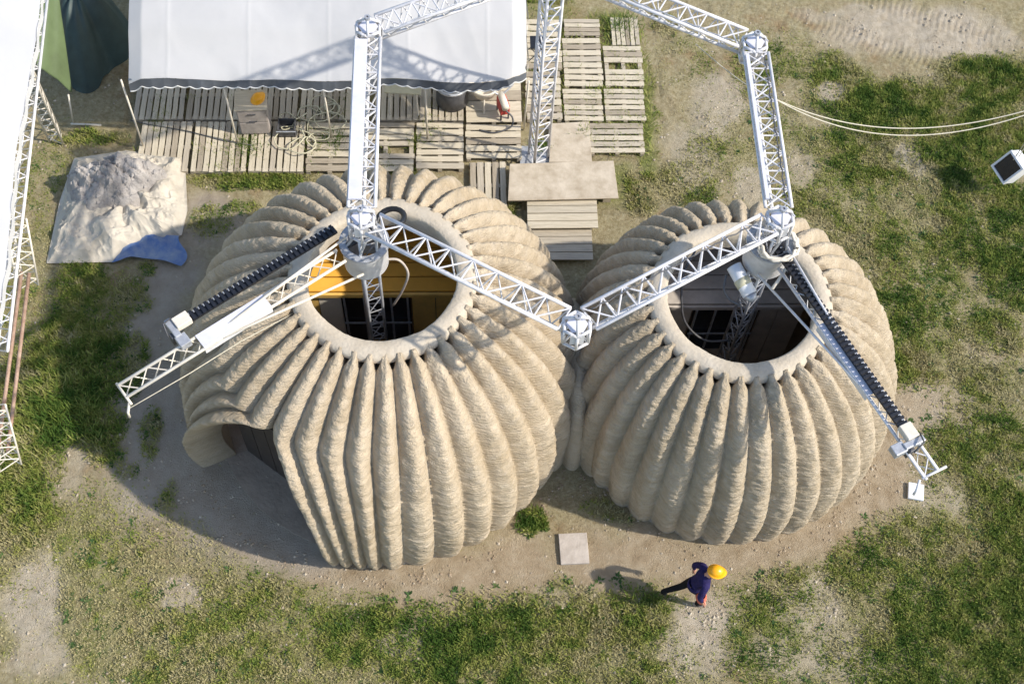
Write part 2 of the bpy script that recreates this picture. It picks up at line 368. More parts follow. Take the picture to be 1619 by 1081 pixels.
# ground sheet: fine inside the yard, widening rows out to the horizon
def axis(a, b, step):
    core = np.arange(a, b + 1e-6, step)
    ext = np.array([.3, .8, 1.6, 3, 6, 12, 25, 50, 100, 200, 400.])
    return np.concatenate([core[0] - ext[::-1], core, core[-1] + ext])
gx = axis(-13, 13, 0.045); gy = axis(-9, 11, 0.045)
GX, GY = np.meshgrid(gx, gy)
gG, gL, gT, gB, gP = cover(GX, GY)
inside = np.clip((13 - np.abs(GX)) / 1.5, 0, 1) * np.clip((10.5 - np.abs(GY)) / 1.5, 0, 1)
def relief(X, Y, P):
    r_ = (fbm(X * 1.1, Y * 1.1, 4, 60) - 0.5) * 0.10 + (fbm(X * 6, Y * 6, 4, 61) - 0.5) * 0.055
    flat = np.maximum(P, 0) * 0.72
    # tyre tracks of a digger, upper right
    c = at(1400, 60)
    u = (X - c.x) * 0.9 + (Y - c.y) * -0.42; v = (X - c.x) * 0.42 + (Y - c.y) * 0.9
    band = np.exp(-((v + 0.25) / 0.28) ** 4) + np.exp(-((v - 1.0) / 0.28) ** 4)
    tr = band * np.clip(1.6 - np.abs(u) / 2.2, 0, 1) * (np.sin(u * 46 + np.sin(v * 7) * 1.2) * 0.018 - 0.02)
    return r_ * (1 - flat) + tr
Zr = relief(GX, GY, gP)
near_dome = np.clip((np.hypot(GX + 3.12, GY + 1.75) - 3.4) / 0.5, 0, 1) * np.clip((np.hypot(GX - 3.1, GY + 1.95) - 2.8) / 0.5, 0, 1)
deckc = ((GX > -8.6) & (GX < 2.7) & (GY > 3.0) & (GY < 8)) | ((GX > -.4) & (GX < 2) & (GY > .8) & (GY < 3.9))
GZ = (Zr * (0.25 + 0.75 * near_dome) * np.where(deckc, 0.25, 1) + 0.012 * gG) * inside - np.where(deckc, 0.015, 0)
ny, nx = GX.shape
idx = np.arange(nx * ny).reshape(ny, nx)
F = np.stack([idx[:-1, :-1], idx[:-1, 1:], idx[1:, 1:], idx[1:, :-1]], -1).reshape(-1, 4)
def ground_z(x, y):
    i = int(np.clip(np.searchsorted(gx, x), 0, nx - 1)); j = int(np.clip(np.searchsorted(gy, y), 0, ny - 1))
    return float(GZ[j, i])
gm = bpy.data.materials.new('soil'); gm.use_nodes = True
n = gm.node_tree.nodes; l = gm.node_tree.links; b = n['Principled BSDF']
b.inputs['Roughness'].default_value = 0.97; b.inputs['Specular IOR Level'].default_value = 0.1
at_ = n.new('ShaderNodeAttribute'); at_.attribute_name = 'cover'
sp = n.new('ShaderNodeSeparateColor'); l.new(at_.outputs['Color'], sp.inputs[0])
tc = n.new('ShaderNodeTexCoord')
def gnoise(sc, det=6, ro=0.65):
    q = n.new('ShaderNodeTexNoise'); q.inputs['Scale'].default_value = sc; q.inputs['Detail'].default_value = det; q.inputs['Roughness'].default_value = ro
    l.new(tc.outputs['Object'], q.inputs['Vector']); return q.outputs['Fac']
def gramp(fac, stops):
    q = n.new('ShaderNodeValToRGB'); e = q.color_ramp.elements
    e[0].position, e[0].color = stops[0][0], (*stops[0][1], 1); e[1].position, e[1].color = stops[-1][0], (*stops[-1][1], 1)
    for p_, c_ in stops[1:-1]:
        k = e.new(p_); k.color = (*c_, 1)
    l.new(fac, q.inputs[0]); return q.outputs[0]
def gmix(f, a, c):
    q = n.new('ShaderNodeMixRGB'); l.new(f, q.inputs[0]); l.new(a, q.inputs[1]); l.new(c, q.inputs[2]); return q.outputs[0]
def math_(op, a, bval):
    q = n.new('ShaderNodeMath'); q.operation = op; q.use_clamp = True
    l.new(a, q.inputs[0])
    if isinstance(bval, (int, float)): q.inputs[1].default_value = bval
    else: l.new(bval, q.inputs[1])
    return q.outputs[0]
rustn = gnoise(0.75, 4)
dirt = gramp(gnoise(9), [(0.3, (0.19, 0.135, 0.075)), (0.5, (0.32, 0.25, 0.15)), (0.72, (0.48, 0.40, 0.27))])
straw = gramp(gnoise(16), [(0.3, (0.23, 0.20, 0.09)), (0.5, (0.38, 0.34, 0.19)), (0.7, (0.54, 0.49, 0.33))])
pathc = gramp(gnoise(3.5, 8), [(0.3, (0.30, 0.225, 0.14)), (0.5, (0.40, 0.315, 0.21)), (0.72, (0.49, 0.405, 0.29))])
bare = gramp(gnoise(5, 8), [(0.3, (0.40, 0.33, 0.235)), (0.7, (0.56, 0.49, 0.38))])
moss = gramp(gnoise(22), [(0.3, (0.075, 0.10, 0.02)), (0.5, (0.17, 0.20, 0.05)), (0.72, (0.30, 0.30, 0.11))])
rb = gramp(gnoise(14), [(0.3, (0.20, 0.12, 0.06)), (0.7, (0.40, 0.29, 0.16))])
c = gmix(math_('MULTIPLY', gnoise(1.1, 5), 1.0), dirt, straw)
c = gmix(gramp(rustn, [(0.55, (0, 0, 0)), (0.66, (.75, .75, .75))]), c, rb)
fgrain = gnoise(30, 3)
c = gmix(math_('MULTIPLY', sp.outputs[2], 1.0), c, bare)
c = gmix(sp.outputs[1], c, pathc)
ap_ = n.new('ShaderNodeAttribute'); ap_.attribute_name = 'apron'
apc = gramp(gnoise(2.2, 8), [(0.3, (0.33, 0.275, 0.215)), (0.55, (0.42, 0.36, 0.29)), (0.75, (0.48, 0.42, 0.35))])
c = gmix(math_('MULTIPLY', ap_.outputs['Fac'], 1.0), c, apc)
gf = math_('ADD', sp.outputs[0], 0.0)
gf2 = math_('MULTIPLY', gf, math_('ADD', fgrain, 0.45))
c = gmix(gf2, c, moss)
l.new(c, b.inputs['Base Color'])
bp = n.new('ShaderNodeBump'); bp.inputs['Strength'].default_value = 0.9; bp.inputs['Distance'].default_value = 0.045
hsum = n.new('ShaderNodeMath'); hsum.operation = 'ADD'; l.new(gnoise(24, 6, 0.7), hsum.inputs[0]); l.new(gnoise(70, 3, 0.6), hsum.inputs[1])
l.new(hsum.outputs[0], bp.inputs['Height']); l.new(bp.outputs[0], b.inputs['Normal'])
gA = blobs(GX, GY, APRON, 0.22, 41) * (.75 + .5 * (fbm(GX * 1.6, GY * 1.6, 4, 71) - .5))
gme = fast_mesh('ground', np.stack([GX, GY, GZ], -1).reshape(-1, 3), F, gm, True)
ca = gme.color_attributes.new('cover', 'FLOAT_COLOR', 'POINT')
ca.data.foreach_set('color', np.stack([gG, gP, gB, np.ones_like(gG)], -1).astype(np.float32).ravel())
ap = gme.attributes.new('apron', 'FLOAT', 'POINT'); ap.data.foreach_set('value', gA.astype(np.float32).ravel())
ground = bpy.data.objects.new('ground', gme); col.objects.link(ground)
set_props(ground, 'sandy trodden earth with patches of thin grass around the domes', kind='structure')

# ------------------------------------------------------------------ the printed earth house
def profile(ctrl, m_):
    """dense smooth profile (z, r) by Catmull-Rom, resampled by arc length"""
    P = [Vector(p).to_2d() for p in ctrl]
    P = [P[0] * 2 - P[1]] + P + [P[-1] * 2 - P[-2]]
    out = []
    for i in range(1, len(P) - 2):
        for k in range(20):
            t = k / 20
            out.append(0.5 * ((2 * P[i]) + (-P[i - 1] + P[i + 1]) * t + (2 * P[i - 1] - 5 * P[i] + 4 * P[i + 1] - P[i + 2]) * t * t + (-P[i - 1] + 3 * P[i] - 3 * P[i + 1] + P[i + 2]) * t ** 3))
    out.append(P[-2])
    d = np.array([[p.x, p.y] for p in out]); L = np.concatenate([[0], np.cumsum(np.hypot(*np.diff(d, axis=0).T))])
    s_ = np.linspace(0, L[-1], m_)
    return np.interp(s_, L, d[:, 0]), np.interp(s_, L, d[:, 1])
def ribbed_dome(name, ctrl, c0, c1, nribs, seam, door, material, parent, rib_amp=0.15, per=16, rows=170, thick=0.40, seed=3):
    """c0 centre at the ground, c1 centre at the ring. door=(half width angle, apex height, reach angle) or None"""
    zz, rr = profile(ctrl, rows)
    dz, dr = np.gradient(zz), np.gradient(rr)
    ln = np.hypot(dz, dr); nr_, nz_ = dz / ln, -dr / ln
    ztop = zz[-1]
    nb = nribs * per + 1
    beta = np.linspace(0, 2 * math.pi, nb)
    Bt, T = np.meshgrid(beta, np.linspace(0, 1, rows))
    Zp, Rp = zz[:, None] + 0 * Bt, rr[:, None] + 0 * Bt
    th = seam + Bt
    flare = 0 * Bt
    if door:
        w0, za, reach = door
        tz = np.clip(zz / za, 0, 1); w = w0 * 0.78 * np.clip(1 - tz ** 2.8, 0, 1) ** 0.72
        ker = np.hanning(19); ker /= ker.sum(); w = np.convolve(np.pad(w, 9, mode='edge'), ker, 'valid')
        wl_ = w0 * np.clip(1 - tz ** 2.8, 0, 1) ** 0.55
        w = w[:, None]; wl_ = wl_[:, None]
        k0 = np.clip(1 - Bt / reach, 0, 1) ** 1.15; k1 = np.clip(1 - (2 * math.pi - Bt) / (reach * 1.15), 0, 1) ** 1.4
        th = th + w * k0 - wl_ * k1
        e0 = np.exp(-(Bt / 0.13) ** 2); e1 = np.exp(-((2 * math.pi - Bt) / 0.15) ** 2)
        ww = np.clip(w / w0, 0, 1)
        flare = 0.05 * e0 * ww ** 0.8 + 0.20 * e1 * np.clip(wl_ / w0, 0, 1) ** 0.8
        # the arch crown stands out like a brow
        d0 = np.minimum(Bt, 2 * math.pi - Bt)
        flare = flare + 0.06 * np.exp(-(d0 / 0.22) ** 2) * np.exp(-((Zp - za * 0.86) / 0.40) ** 2)
    ph = Bt * nribs / 2
    wob = (fbm(Bt * nribs * 0.5, Zp * 2.2, 3, seed) - 0.5)
    sfrac = (ph / math.pi) % 1.0
    shape = np.sin(math.pi * sfrac ** 1.28) ** 0.74
    each = 1 + 0.30 * (vnoise(np.floor(Bt * nribs / (2 * math.pi)) * 3.7 + 5, Zp * 0.6 + 2, seed + 2) - 0.5)
    amp = rib_amp * np.interp(T, [0, 0.06, 0.3, 0.62, 0.85, 0.95, 1.0], [0.75, 0.9, 1.05, 1.2, 1.1, 0.85, 0.35]) * each
    disp = amp * 0.98 * (shape - 0.4) + wob * 0.05 + (fbm(Bt * 30 + Zp * 9, Zp * 30 - Bt * 8, 3, seed + 4) - 0.5) * 0.05
    layer = (vnoise(Zp * 26, 0 * Zp + 3.3, seed + 8) - 0.5) * 0.008 + (vnoise(Zp * 26 + 50, Bt * 14, seed + 9) - 0.5) * 0.014
    disp = disp + layer + flare
    # slots between rib ends, just under the ring
    slot = np.exp(-((np.abs(np.sin(ph)) / (0.62 * np.clip((T - 0.945) / 0.03, 0.1, 1)))) ** 4) * np.exp(-((T - 0.978) / 0.024) ** 6)
    disp = disp - slot * 0.34
    cx = c0[0] + (c1[0] - c0[0]) * (Zp / ztop) ** 2; cy = c0[1] + (c1[1] - c0[1]) * (Zp / ztop) ** 2
    Rr = Rp + nr_[:, None] * disp; Zo = Zp + nz_[:, None] * disp
    X = cx + Rr * np.cos(th); Y = cy + Rr * np.sin(th)
    Zo[0] = -0.06
    # lining
    Ri = Rp - nr_[:, None] * thick; Zi = Zp - nz_[:, None] * thick
    Xi = cx + Ri * np.cos(th); Yi = cy + Ri * np.sin(th); Zi[0] = -0.06
    sub = slice(None, None, 1)
    V = np.concatenate([np.stack([X, Y, Zo], -1).reshape(-1, 3), np.stack([Xi, Yi, Zi], -1).reshape(-1, 3)])
    ii = np.arange(rows * nb).reshape(rows, nb)
    Fo = np.stack([ii[:-1, :-1], ii[:-1, 1:], ii[1:, 1:], ii[1:, :-1]], -1).reshape(-1, 4)
    off = rows * nb
    Fi = np.stack([ii[:-1, :-1], ii[1:, :-1], ii[1:, 1:], ii[:-1, 1:]], -1).reshape(-1, 4) + off
    Ft = np.stack([ii[-1, :-1], ii[-1, 1:], ii[-1, 1:] + off, ii[-1, :-1] + off], -1)
    parts = [Fo, Fi, Ft]
    if door:
        rws = np.where(zz[:-1] < door[1] + 0.2)[0]
        parts.append(np.stack([ii[rws, 0], ii[rws + 1, 0], ii[rws + 1, 0] + off, ii[rws, 0] + off], -1))
        parts.append(np.stack([ii[rws, -1], ii[rws, -1] + off, ii[rws + 1, -1] + off, ii[rws + 1, -1]], -1))
    me = fast_mesh(name, V, np.concatenate(parts), material, True)
    o = bpy.data.objects.new(name, me); col.objects.link(o); o.parent = parent
    return o
def rim(parent, c, z, r0, r1, m):
    nn = 160
    mb = MB()
    prof = [(r0 + 0.02, z - 0.42), (r0, z - 0.2), (r0, z - 0.03), (r0 + 0.03, z + 0.005), (r0 + 0.15, z + 0.012), (r1 - 0.05, z - 0.01), (r1, z - 0.05), (r1 + 0.02, z - 0.15)]
    mb.lathe(prof, nn)
    for i, v in enumerate(mb.v):
        a = math.atan2(v[1], v[0]); q = float(vnoise(np.array(a * 5 + 20), np.array(v[2] * 9), 4)) - 0.5
        q2 = float(vnoise(np.array(a * 26 + 20), np.array(v[2] * 9 + 4), 6)) - 0.5
        k = 1 + 0.022 * q + 0.01 * q2
        mb.v[i] = (c[0] + v[0] * k, c[1] + v[1] * k, v[2] + 0.012 * q)
    return mb.build('opening_rim', m, parent, True)

house = empty('earth_house', (0, -1.8, 0))
set_props(house, 'ribbed beige earth house of two joined domes with open round tops', 'house')
house.location = (0, 0, 0)
CL0, CL1 = (-3.05, -1.84), (-2.90, -1.66)
CR0, CR1 = (3.12, -1.90), (2.84, -2.03)
PL = [(0, 3.30), (0.7, 3.42), (1.5, 3.40), (2.3, 3.20), (3.0, 2.78), (3.5, 2.26), (3.82, 1.68), (3.93, 1.44)]
PR = [(0, 2.88), (0.7, 2.93), (1.4, 2.88), (2.2, 2.68), (3.0, 2.32), (3.5, 1.92), (3.74, 1.60), (3.82, 1.43)]
dl = ribbed_dome('dome_wall', PL, CL0, CL1, 40, R(-128), (R(28), 2.98, R(42)), M['earth'], house, 0.17)
set_props(dl, 'larger ribbed dome wall with the arched doorway')
dr_ = ribbed_dome('dome_wall', PR, CR0, CR1, 38, R(88), None, M['earth_grey'], house, 0.14, seed=30)
set_props(dr_, 'smaller ribbed dome wall without a doorway')
rim(house, CL1, 3.95, 1.19, 1.50, M['earth_rim'])
rim(house, CR1, 3.84, 1.19, 1.48, M['earth_rim'])
# neck between the domes: a low ribbed vault
def neck_pt(u, v):
    x = -0.55 + 1.5 * u
    a = math.pi * v
    saddle = 1 + 0.25 * (abs(u - 0.5) * 2) ** 2
    rib = abs(math.sin(math.pi * (x - 0.17) / 0.32)) ** 0.6
    e = 0.7
    ca_, sa_ = math.cos(a), math.sin(a)
    y = -1.95 - 1.32 * saddle * math.copysign(abs(ca_) ** e, ca_)
    z = 2.15 * saddle * abs(sa_) ** e
    nyv, nzv = -ca_, sa_
    d = 0.17 * (rib - 0.35) + 0.02 * (float(vnoise(np.array(x * 9), np.array(v * 40), 5)) - 0.5)
    return (x, y + nyv * d, max(z + nzv * d, -0.05))
MB().grid(neck_pt, 110, 90).build('neck_wall', M['earth'], house, True)
# low plinth where the wall meets the soil, right dome
for (c, rr_) in ((CL0, 3.26), (CR0, 2.84)):
    pl = MB(); pl.lathe([(rr_ - 0.1, -0.05), (rr_ + 0.03, -0.05), (rr_ + 0.02, 0.03), (rr_ - 0.1, 0.04)], 120, (c[0], c[1], 0))
    if c is CL0:
        # keep the doorway clear
        keep = []
        for f in pl.f:
            x = sum(pl.v[i][0] for i in f) / 4 - c[0]; y = sum(pl.v[i][1] for i in f) / 4 - c[1]
            a = (math.degrees(math.atan2(y, x)) + 128 + 180) % 360 - 180
            if abs(a) > 32: keep.append(f)
        pl.f = keep
    pl.build('plinth', M['earth_floor'], house, True)
# floors
for c, rr_ in ((CL0, 3.1), (CR0, 2.6)):
    MB().lathe([(0.001, 0.02), (rr_, 0.02), (rr_, -0.05)], 48, (c[0], c[1], 0)).build('earth_floor', M['earth_floor'], house)
# door leaf set back inside the arch
da = R(-128); dc = Vector((CL0[0] + 2.35 * math.cos(da), CL0[1] + 2.35 * math.sin(da), 0))
rot = Matrix.Rotation(da + math.pi / 2, 3, 'Z')
dm = MB()
for k in range(7):
    o_ = rot @ Vector(((k - 3) * 0.36, 0, 0)); dm.box((dc.x + o_.x, dc.y + o_.y, 1.1), (0.345, 0.05, 2.2), rot)
door = MB().box((dc.x, dc.y, 1.1), (2.6, 0.03, 2.2), rot).build('door_panel', M['door_board'], house)
pk = MB().box((0, 0, 0), (0.34, 0.02, 2.15)).mesh('board', M['door_board'])
for k in range(7):
    o_ = rot @ Vector(((k - 3) * 0.36, -0.03, 0))
    link('board', pk, door, (dc.x + o_.x, dc.y + o_.y, 1.1), (0, 0, da + math.pi / 2))

# timber rooms inside, seen through the round openings
def room(cx, cy, yf, x0, x1, ztop, mroof, panels, win, mbar, mpale, name, label, cen, rad_, roofdepth=1.8):
    t = empty(name, (cx, cy, 0)); set_props(t, label, 'room')
    def P(mb, nm, m, par=t): 
        o = mb.build(nm, m, par); o.matrix_parent_inverse = Matrix.Identity(4); o.location = (-cx, -cy, 0) if par is t else (0, 0, 0); return o
    # roof boards
    nb_ = 6; wdt = (x1 - x0)
    for k in range(nb_):
        ya = yf + 0.02 + roofdepth * k / nb_; yb = yf + roofdepth * (k + 1) / nb_ - 0.01
        hw_ = math.sqrt(max(.05, rad_ ** 2 - (yb - cen[1]) ** 2)); xa, xb = max(x0, cen[0] - hw_), min(x1, cen[0] + hw_)
        P(MB().box(((xa + xb) / 2, (ya + yb) / 2, ztop), (xb - xa, yb - ya, 0.04)), 'roof_board', mroof)
    P(MB().box(((x0 + x1) / 2, yf - 0.02, ztop - 0.06), (wdt, 0.05, 0.09)), 'beam', mpale)
    for (a, b_, m) in panels:
        P(MB().box(((a + b_) / 2, yf + 0.03, (ztop - 0.1) / 2 + 0.0), (b_ - a - 0.015, 0.04, ztop - 0.12)), 'wall_board', m)
    wx0, wx1, wz0, wz1 = win
    P(MB().box(((wx0 + wx1) / 2, yf + 0.03, wz0 / 2), (wx1 - wx0 - .01, 0.05, wz0 - .01)), 'sill_board', mpale)
    w = P(MB().box(((wx0 + wx1) / 2, yf + 0.02, (wz0 + wz1) / 2), (wx1 - wx0, 0.035, wz1 - wz0)), 'window', M['black_glass'])
    for x in (wx0 + 0.05, wx0 + (wx1 - wx0) * 0.33, wx0 + (wx1 - wx0) * 0.72, wx1 - 0.05):
        P(MB().box((x, yf - 0.02, (wz0 + wz1) / 2), (0.035, 0.03, wz1 - wz0 + 0.02)), 'bar', mbar, w)
    zc = wz0 + (wz1 - wz0) * 0.45
    P(MB().box(((wx0 + wx1) / 2, yf - 0.045, zc), (wx1 - wx0, 0.02, 0.035)), 'bar', mbar, w)
    return t
room(-3.0, -0.3, -0.94, -4.5, -1.3, 2.2, M['orange_board'],
     [(-4.5, -4.15, M['ochre_board']), (-4.15, -3.75, M['cream_board']), (-2.52, -2.1, M['ochre_board']), (-2.1, -1.7, M['ochre_board']), (-1.7, -1.3, M['brown_board'])],
     (-3.75, -2.54, 0.5, 2.08), M['zinc'], M['ochre_board'], 'timber_room', 'orange boarded inner room with a black window under the larger round opening', CL0, 2.65)
room(3.0, -0.6, -1.22, 1.7, 4.4, 2.2, M['brown_board_pale'],
     [(1.7, 2.05, M['brown_board']), (2.05, 2.42, M['brown_board_pale']), (3.62, 3.95, M['brown_board']), (3.95, 4.4, M['brown_board'])],
     (2.44, 3.6, 0.6, 2.05), M['zinc'], M['brown_board_pale'], 'timber_room', 'grey-brown boarded inner room with a black window under the smaller round opening', CR0, 2.15)

# ------------------------------------------------------------------ lattice work of the printing crane
def brace_mesh(name, m, r=0.015):
    return MB().tube([(0, 0, 0), (0, 0, 1)], r, 6).mesh(name, m)
BR = {k: brace_mesh('brace', M[k], 0.0135) for k in ('white_paint', 'cream_paint', 'zinc')}
BRT = {k: brace_mesh('brace', M[k], 0.010) for k in ('white_paint', 'cream_paint', 'zinc')}
def put_brace(me, a, b_, parent):
    d = b_ - a
    o = link('brace', me, parent)
    q = d.to_track_quat('Z', 'Y').to_matrix().to_4x4()
    o.matrix_local = Matrix.Translation(a) @ q @ Matrix.Diagonal((1, 1, d.length, 1))
    return o
def lattice(name, p0, p1, w, up, parent, m='white_paint', bays=9, rc=0.03, tri=True, meshes=None, faces=(0, 1, 2), x_face=None, label=None):
    """triangular truss: two chords across `side`, one set off along -up"""
    p0, p1 = Vector(p0), Vector(p1); ax = (p1 - p0).normalized(); up = Vector(up); up = (up - ax * up.dot(ax)).normalized(); sd_ = ax.cross(up)
    offs = [sd_ * (w / 2) + up * (w * 0.29), sd_ * (-w / 2) + up * (w * 0.29), up * (-w * 0.58)]
    mb = MB()
    for o_ in offs: mb.tube([p0 + o_, p1 + o_], rc, 8)
    b_ = mb.build(name, M[m], parent, True)
    if label: b_['label'] = label
    meshes = meshes or BR
    L = (p1 - p0).length
    for f in faces:
        A, B = offs[f], offs[(f + 1) % 3]
        for k in range(bays):
            s0 = p0 + ax * (L * k / bays); s1 = p0 + ax * (L * (k + 1) / bays); sm = p0 + ax * (L * (k + 0.5) / bays)
            if x_face == f:
                put_brace(meshes[m], s0 + A, s1 + B, b_)
                put_brace(meshes[m], s1 + A, s1 + B, b_)
                if k % 2 == 0: put_brace(meshes[m], s0 + B, s1 + A, b_)
            else:
                put_brace(meshes[m], s0 + A, sm + B, b_); put_brace(meshes[m], sm + B, s1 + A, b_)
    return b_
def smooth(pts, n_=7):
    P = [Vector(p) for p in pts]; P = [P[0] * 2 - P[1]] + P + [P[-1] * 2 - P[-2]]; out = []
    for i in range(1, len(P) - 2):
        for k in range(n_):
            t = k / n_
            out.append(0.5 * ((2 * P[i]) + (P[i + 1] - P[i - 1]) * t + (2 * P[i - 1] - 5 * P[i] + 4 * P[i + 1] - P[i + 2]) * t * t + (-P[i - 1] + 3 * P[i] - 3 * P[i + 1] + P[i + 2]) * t ** 3))
    return out + [P[-2]]
crane = empty('printing_crane', (0, 0, 0))
set_props(crane, 'white lattice crane with a hexagonal frame standing over both domes', 'crane')
HX = 5.42
def hx(a, dz=0.0): return Vector((math.cos(R(a)) * S, math.sin(R(a)) * S, HX + dz))
A_ = at(583, 52, HX); B_ = at(572, 352, HX); C_ = at(911, 520, HX); D_ = at(1231, 352, HX); E_ = at(1191, 76, HX); F_ = at(874, -52, HX)
nodes = dict(A=A_, B=B_, C=C_, D=D_, E=E_, F=F_)
def trim(a, b_, t=0.2):
    d = (b_ - a).normalized(); return a + d * t, b_ - d * t
W_ = 0.40
for (a, b_, nb_) in (('A', 'B', 9), ('B', 'C', 8), ('C', 'D', 9), ('D', 'E', 9), ('E', 'F', 9), ('F', 'A', 9)):
    q0, q1 = trim(nodes[a], nodes[b_])
    lattice('beam', q0, q1, W_, (0, 0, 1), crane, bays=nb_, rc=0.029, x_face=0)
# cable tray skin on the first beam
q0, q1 = trim(A_, B_, 0.3)
ax = (q1 - q0).normalized(); sdv = ax.cross(Vector((0, 0, 1)))
tray = MB()
ctr = (q0 + q1) / 2 + sdv * 0.10 + Vector((0, 0, 0.17))
rotm = Matrix((sdv, ax, Vector((0, 0, 1)))).transposed()
tray.box(ctr, (0.2, (q1 - q0).length, 0.03), rotm)
tray_o = tray.build('cable_tray', M['lilac_paint'], crane)
if ctr.x > (q0.x + q1.x) / 2: pass
q0, q1 = trim(E_, D_, 0.3); ax = (q1 - q0).normalized(); sdv = ax.cross(Vector((0, 0, 1)))
rotm = Matrix((sdv, ax, Vector((0, 0, 1)))).transposed()
MB().box((q0 + q1) / 2 + sdv * 0.17 + Vector((0, 0, 0.19)), (0.055, (q1 - q0).length, 0.03), rotm).build('cable_tray', M['lilac_paint'], crane)
for (a, b_, o_, m_) in (('F', 'A', -.19, 'zinc'), ('C', 'D', -.1, 'dark_steel'), ('E', 'F', -.17, 'zinc'), ('D', 'E', .12, 'dark_steel')):
    q0, q1 = trim(nodes[a], nodes[b_], .3); ax = (q1 - q0).normalized(); sdv = ax.cross(Vector((0, 0, 1)))
    MB().tube([q0.lerp(q1, t / 40) + sdv * (o_ + .012 * math.sin(t * 1.9)) + Vector((0, 0, .165 - .03 * abs(math.sin(t * math.pi / 8)))) for t in range(41)], .011, 6).build('cable', M[m_], crane, True)
# joints: hexagonal frames with plates
def joint(p, dirs, big=False):
    mb = MB(); r_ = 0.21
    ang = [R(a + 0) for a in (30, 90, 150, 210, 270, 330)]
    for zz_ in (0.13, -0.22):
        ring = [Vector((p.x + r_ * math.cos(a), p.y + r_ * math.sin(a), p.z + zz_)) for a in ang]
        for i in range(6): mb.tube([ring[i], ring[(i + 1) % 6]], 0.026, 6)
    for a in ang:
        t_ = Vector((p.x + r_ * math.cos(a), p.y + r_ * math.sin(a), p.z)); mb.tube([t_ + Vector((0, 0, .13)), t_ + Vector((0, 0, -.22))], 0.024, 6)
    top = p + Vector((0, 0, 0.34))
    for a in ang[::2]: mb.tube([Vector((p.x + r_ * math.cos(a), p.y + r_ * math.sin(a), p.z + .13)), top], 0.024, 6)
    for a in ang[1::2]: mb.tube([Vector((p.x + r_ * math.cos(a), p.y + r_ * math.sin(a), p.z - .22)), p + Vector((0, 0, .0))], 0.02, 6)
    j = mb.build('joint', M['white_paint'], crane, True)
    pm = MB(); pm.lathe([(0.001, 0.02), (0.16, 0.02), (0.16, 0), (0.001, 0)], 6, (p.x, p.y, p.z + 0.13)); pm.build('plate', M['lilac_paint'], j)
    pm = MB(); pm.lathe([(0.02, 0.03), (0.05, 0.03), (0.05, -0.03), (0.001, -0.03)], 10, (top.x, top.y, top.z)); pm.build('pin', M['zinc'], j)
    for a in ang[::2]:
        pb = MB(); m3 = Matrix.Rotation(a, 3, 'Z'); pb.box((p.x + 0.19 * math.cos(a), p.y + 0.19 * math.sin(a), p.z + 0.03), (0.015, 0.2, 0.26), m3); pb.build('plate', M['white_paint'], j)
    return j
for k, p in nodes.items(): joint(p, None, k in 'BD')
# masts under every second joint
for (p, w) in ((B_, 0.30), (D_, 0.30), (F_, 0.40)):
    lattice('mast', (p.x, p.y, 0.02), (p.x, p.y, HX - 0.2), w, (0.3, 1, 0), crane, m='white_paint' if p is F_ else 'zinc', bays=13, rc=0.026 if p is not F_ else 0.03, meshes=BRT if p is not F_ else BR, faces=(0, 1, 2))
    base = MB().box((p.x, p.y, 0.03), (0.7, 0.7, 0.05)).build('base_plate', M['zinc'], crane)
# slewing collars on the two printing masts
def collar(p, mm):
    mb = MB(); mb.lathe([(0.22, -1.18), (0.30, -1.14), (0.345, -1.06), (0.345, -0.62), (0.36, -0.60), (0.36, -0.55), (0.27, -0.55), (0.25, -0.7)], 40, (p.x, p.y, p.z))
    c_ = mb.build('slewing_collar', M[mm], crane, True)
    rg = MB(); rg.lathe([(0.27, -0.54), (0.385, -0.54), (0.385, -0.50), (0.27, -0.50)], 40, (p.x, p.y, p.z), True); rg.build('flange', M['zinc'], c_)
    bolt = MB().lathe([(0.001, 0.03), (0.018, 0.03), (0.018, 0)], 6).mesh('bolt', M['zinc'])
    for k in range(16):
        a = 2 * math.pi * k / 16
        link('bolt', bolt, c_, (p.x + 0.355 * math.cos(a), p.y + 0.355 * math.sin(a), p.z - 0.50))
    for k in range(6):
        a = 2 * math.pi * (k + .3) / 6
        st = MB().tube([(p.x + .27 * math.cos(a), p.y + .27 * math.sin(a), p.z - .5), (p.x + .2 * math.cos(a + .5), p.y + .2 * math.sin(a + .5), p.z - .2)], 0.022, 6); st.build('strut', M['zinc'], c_)
    return c_
collar(B_, 'white_paint'); collar(D_, 'white_paint')

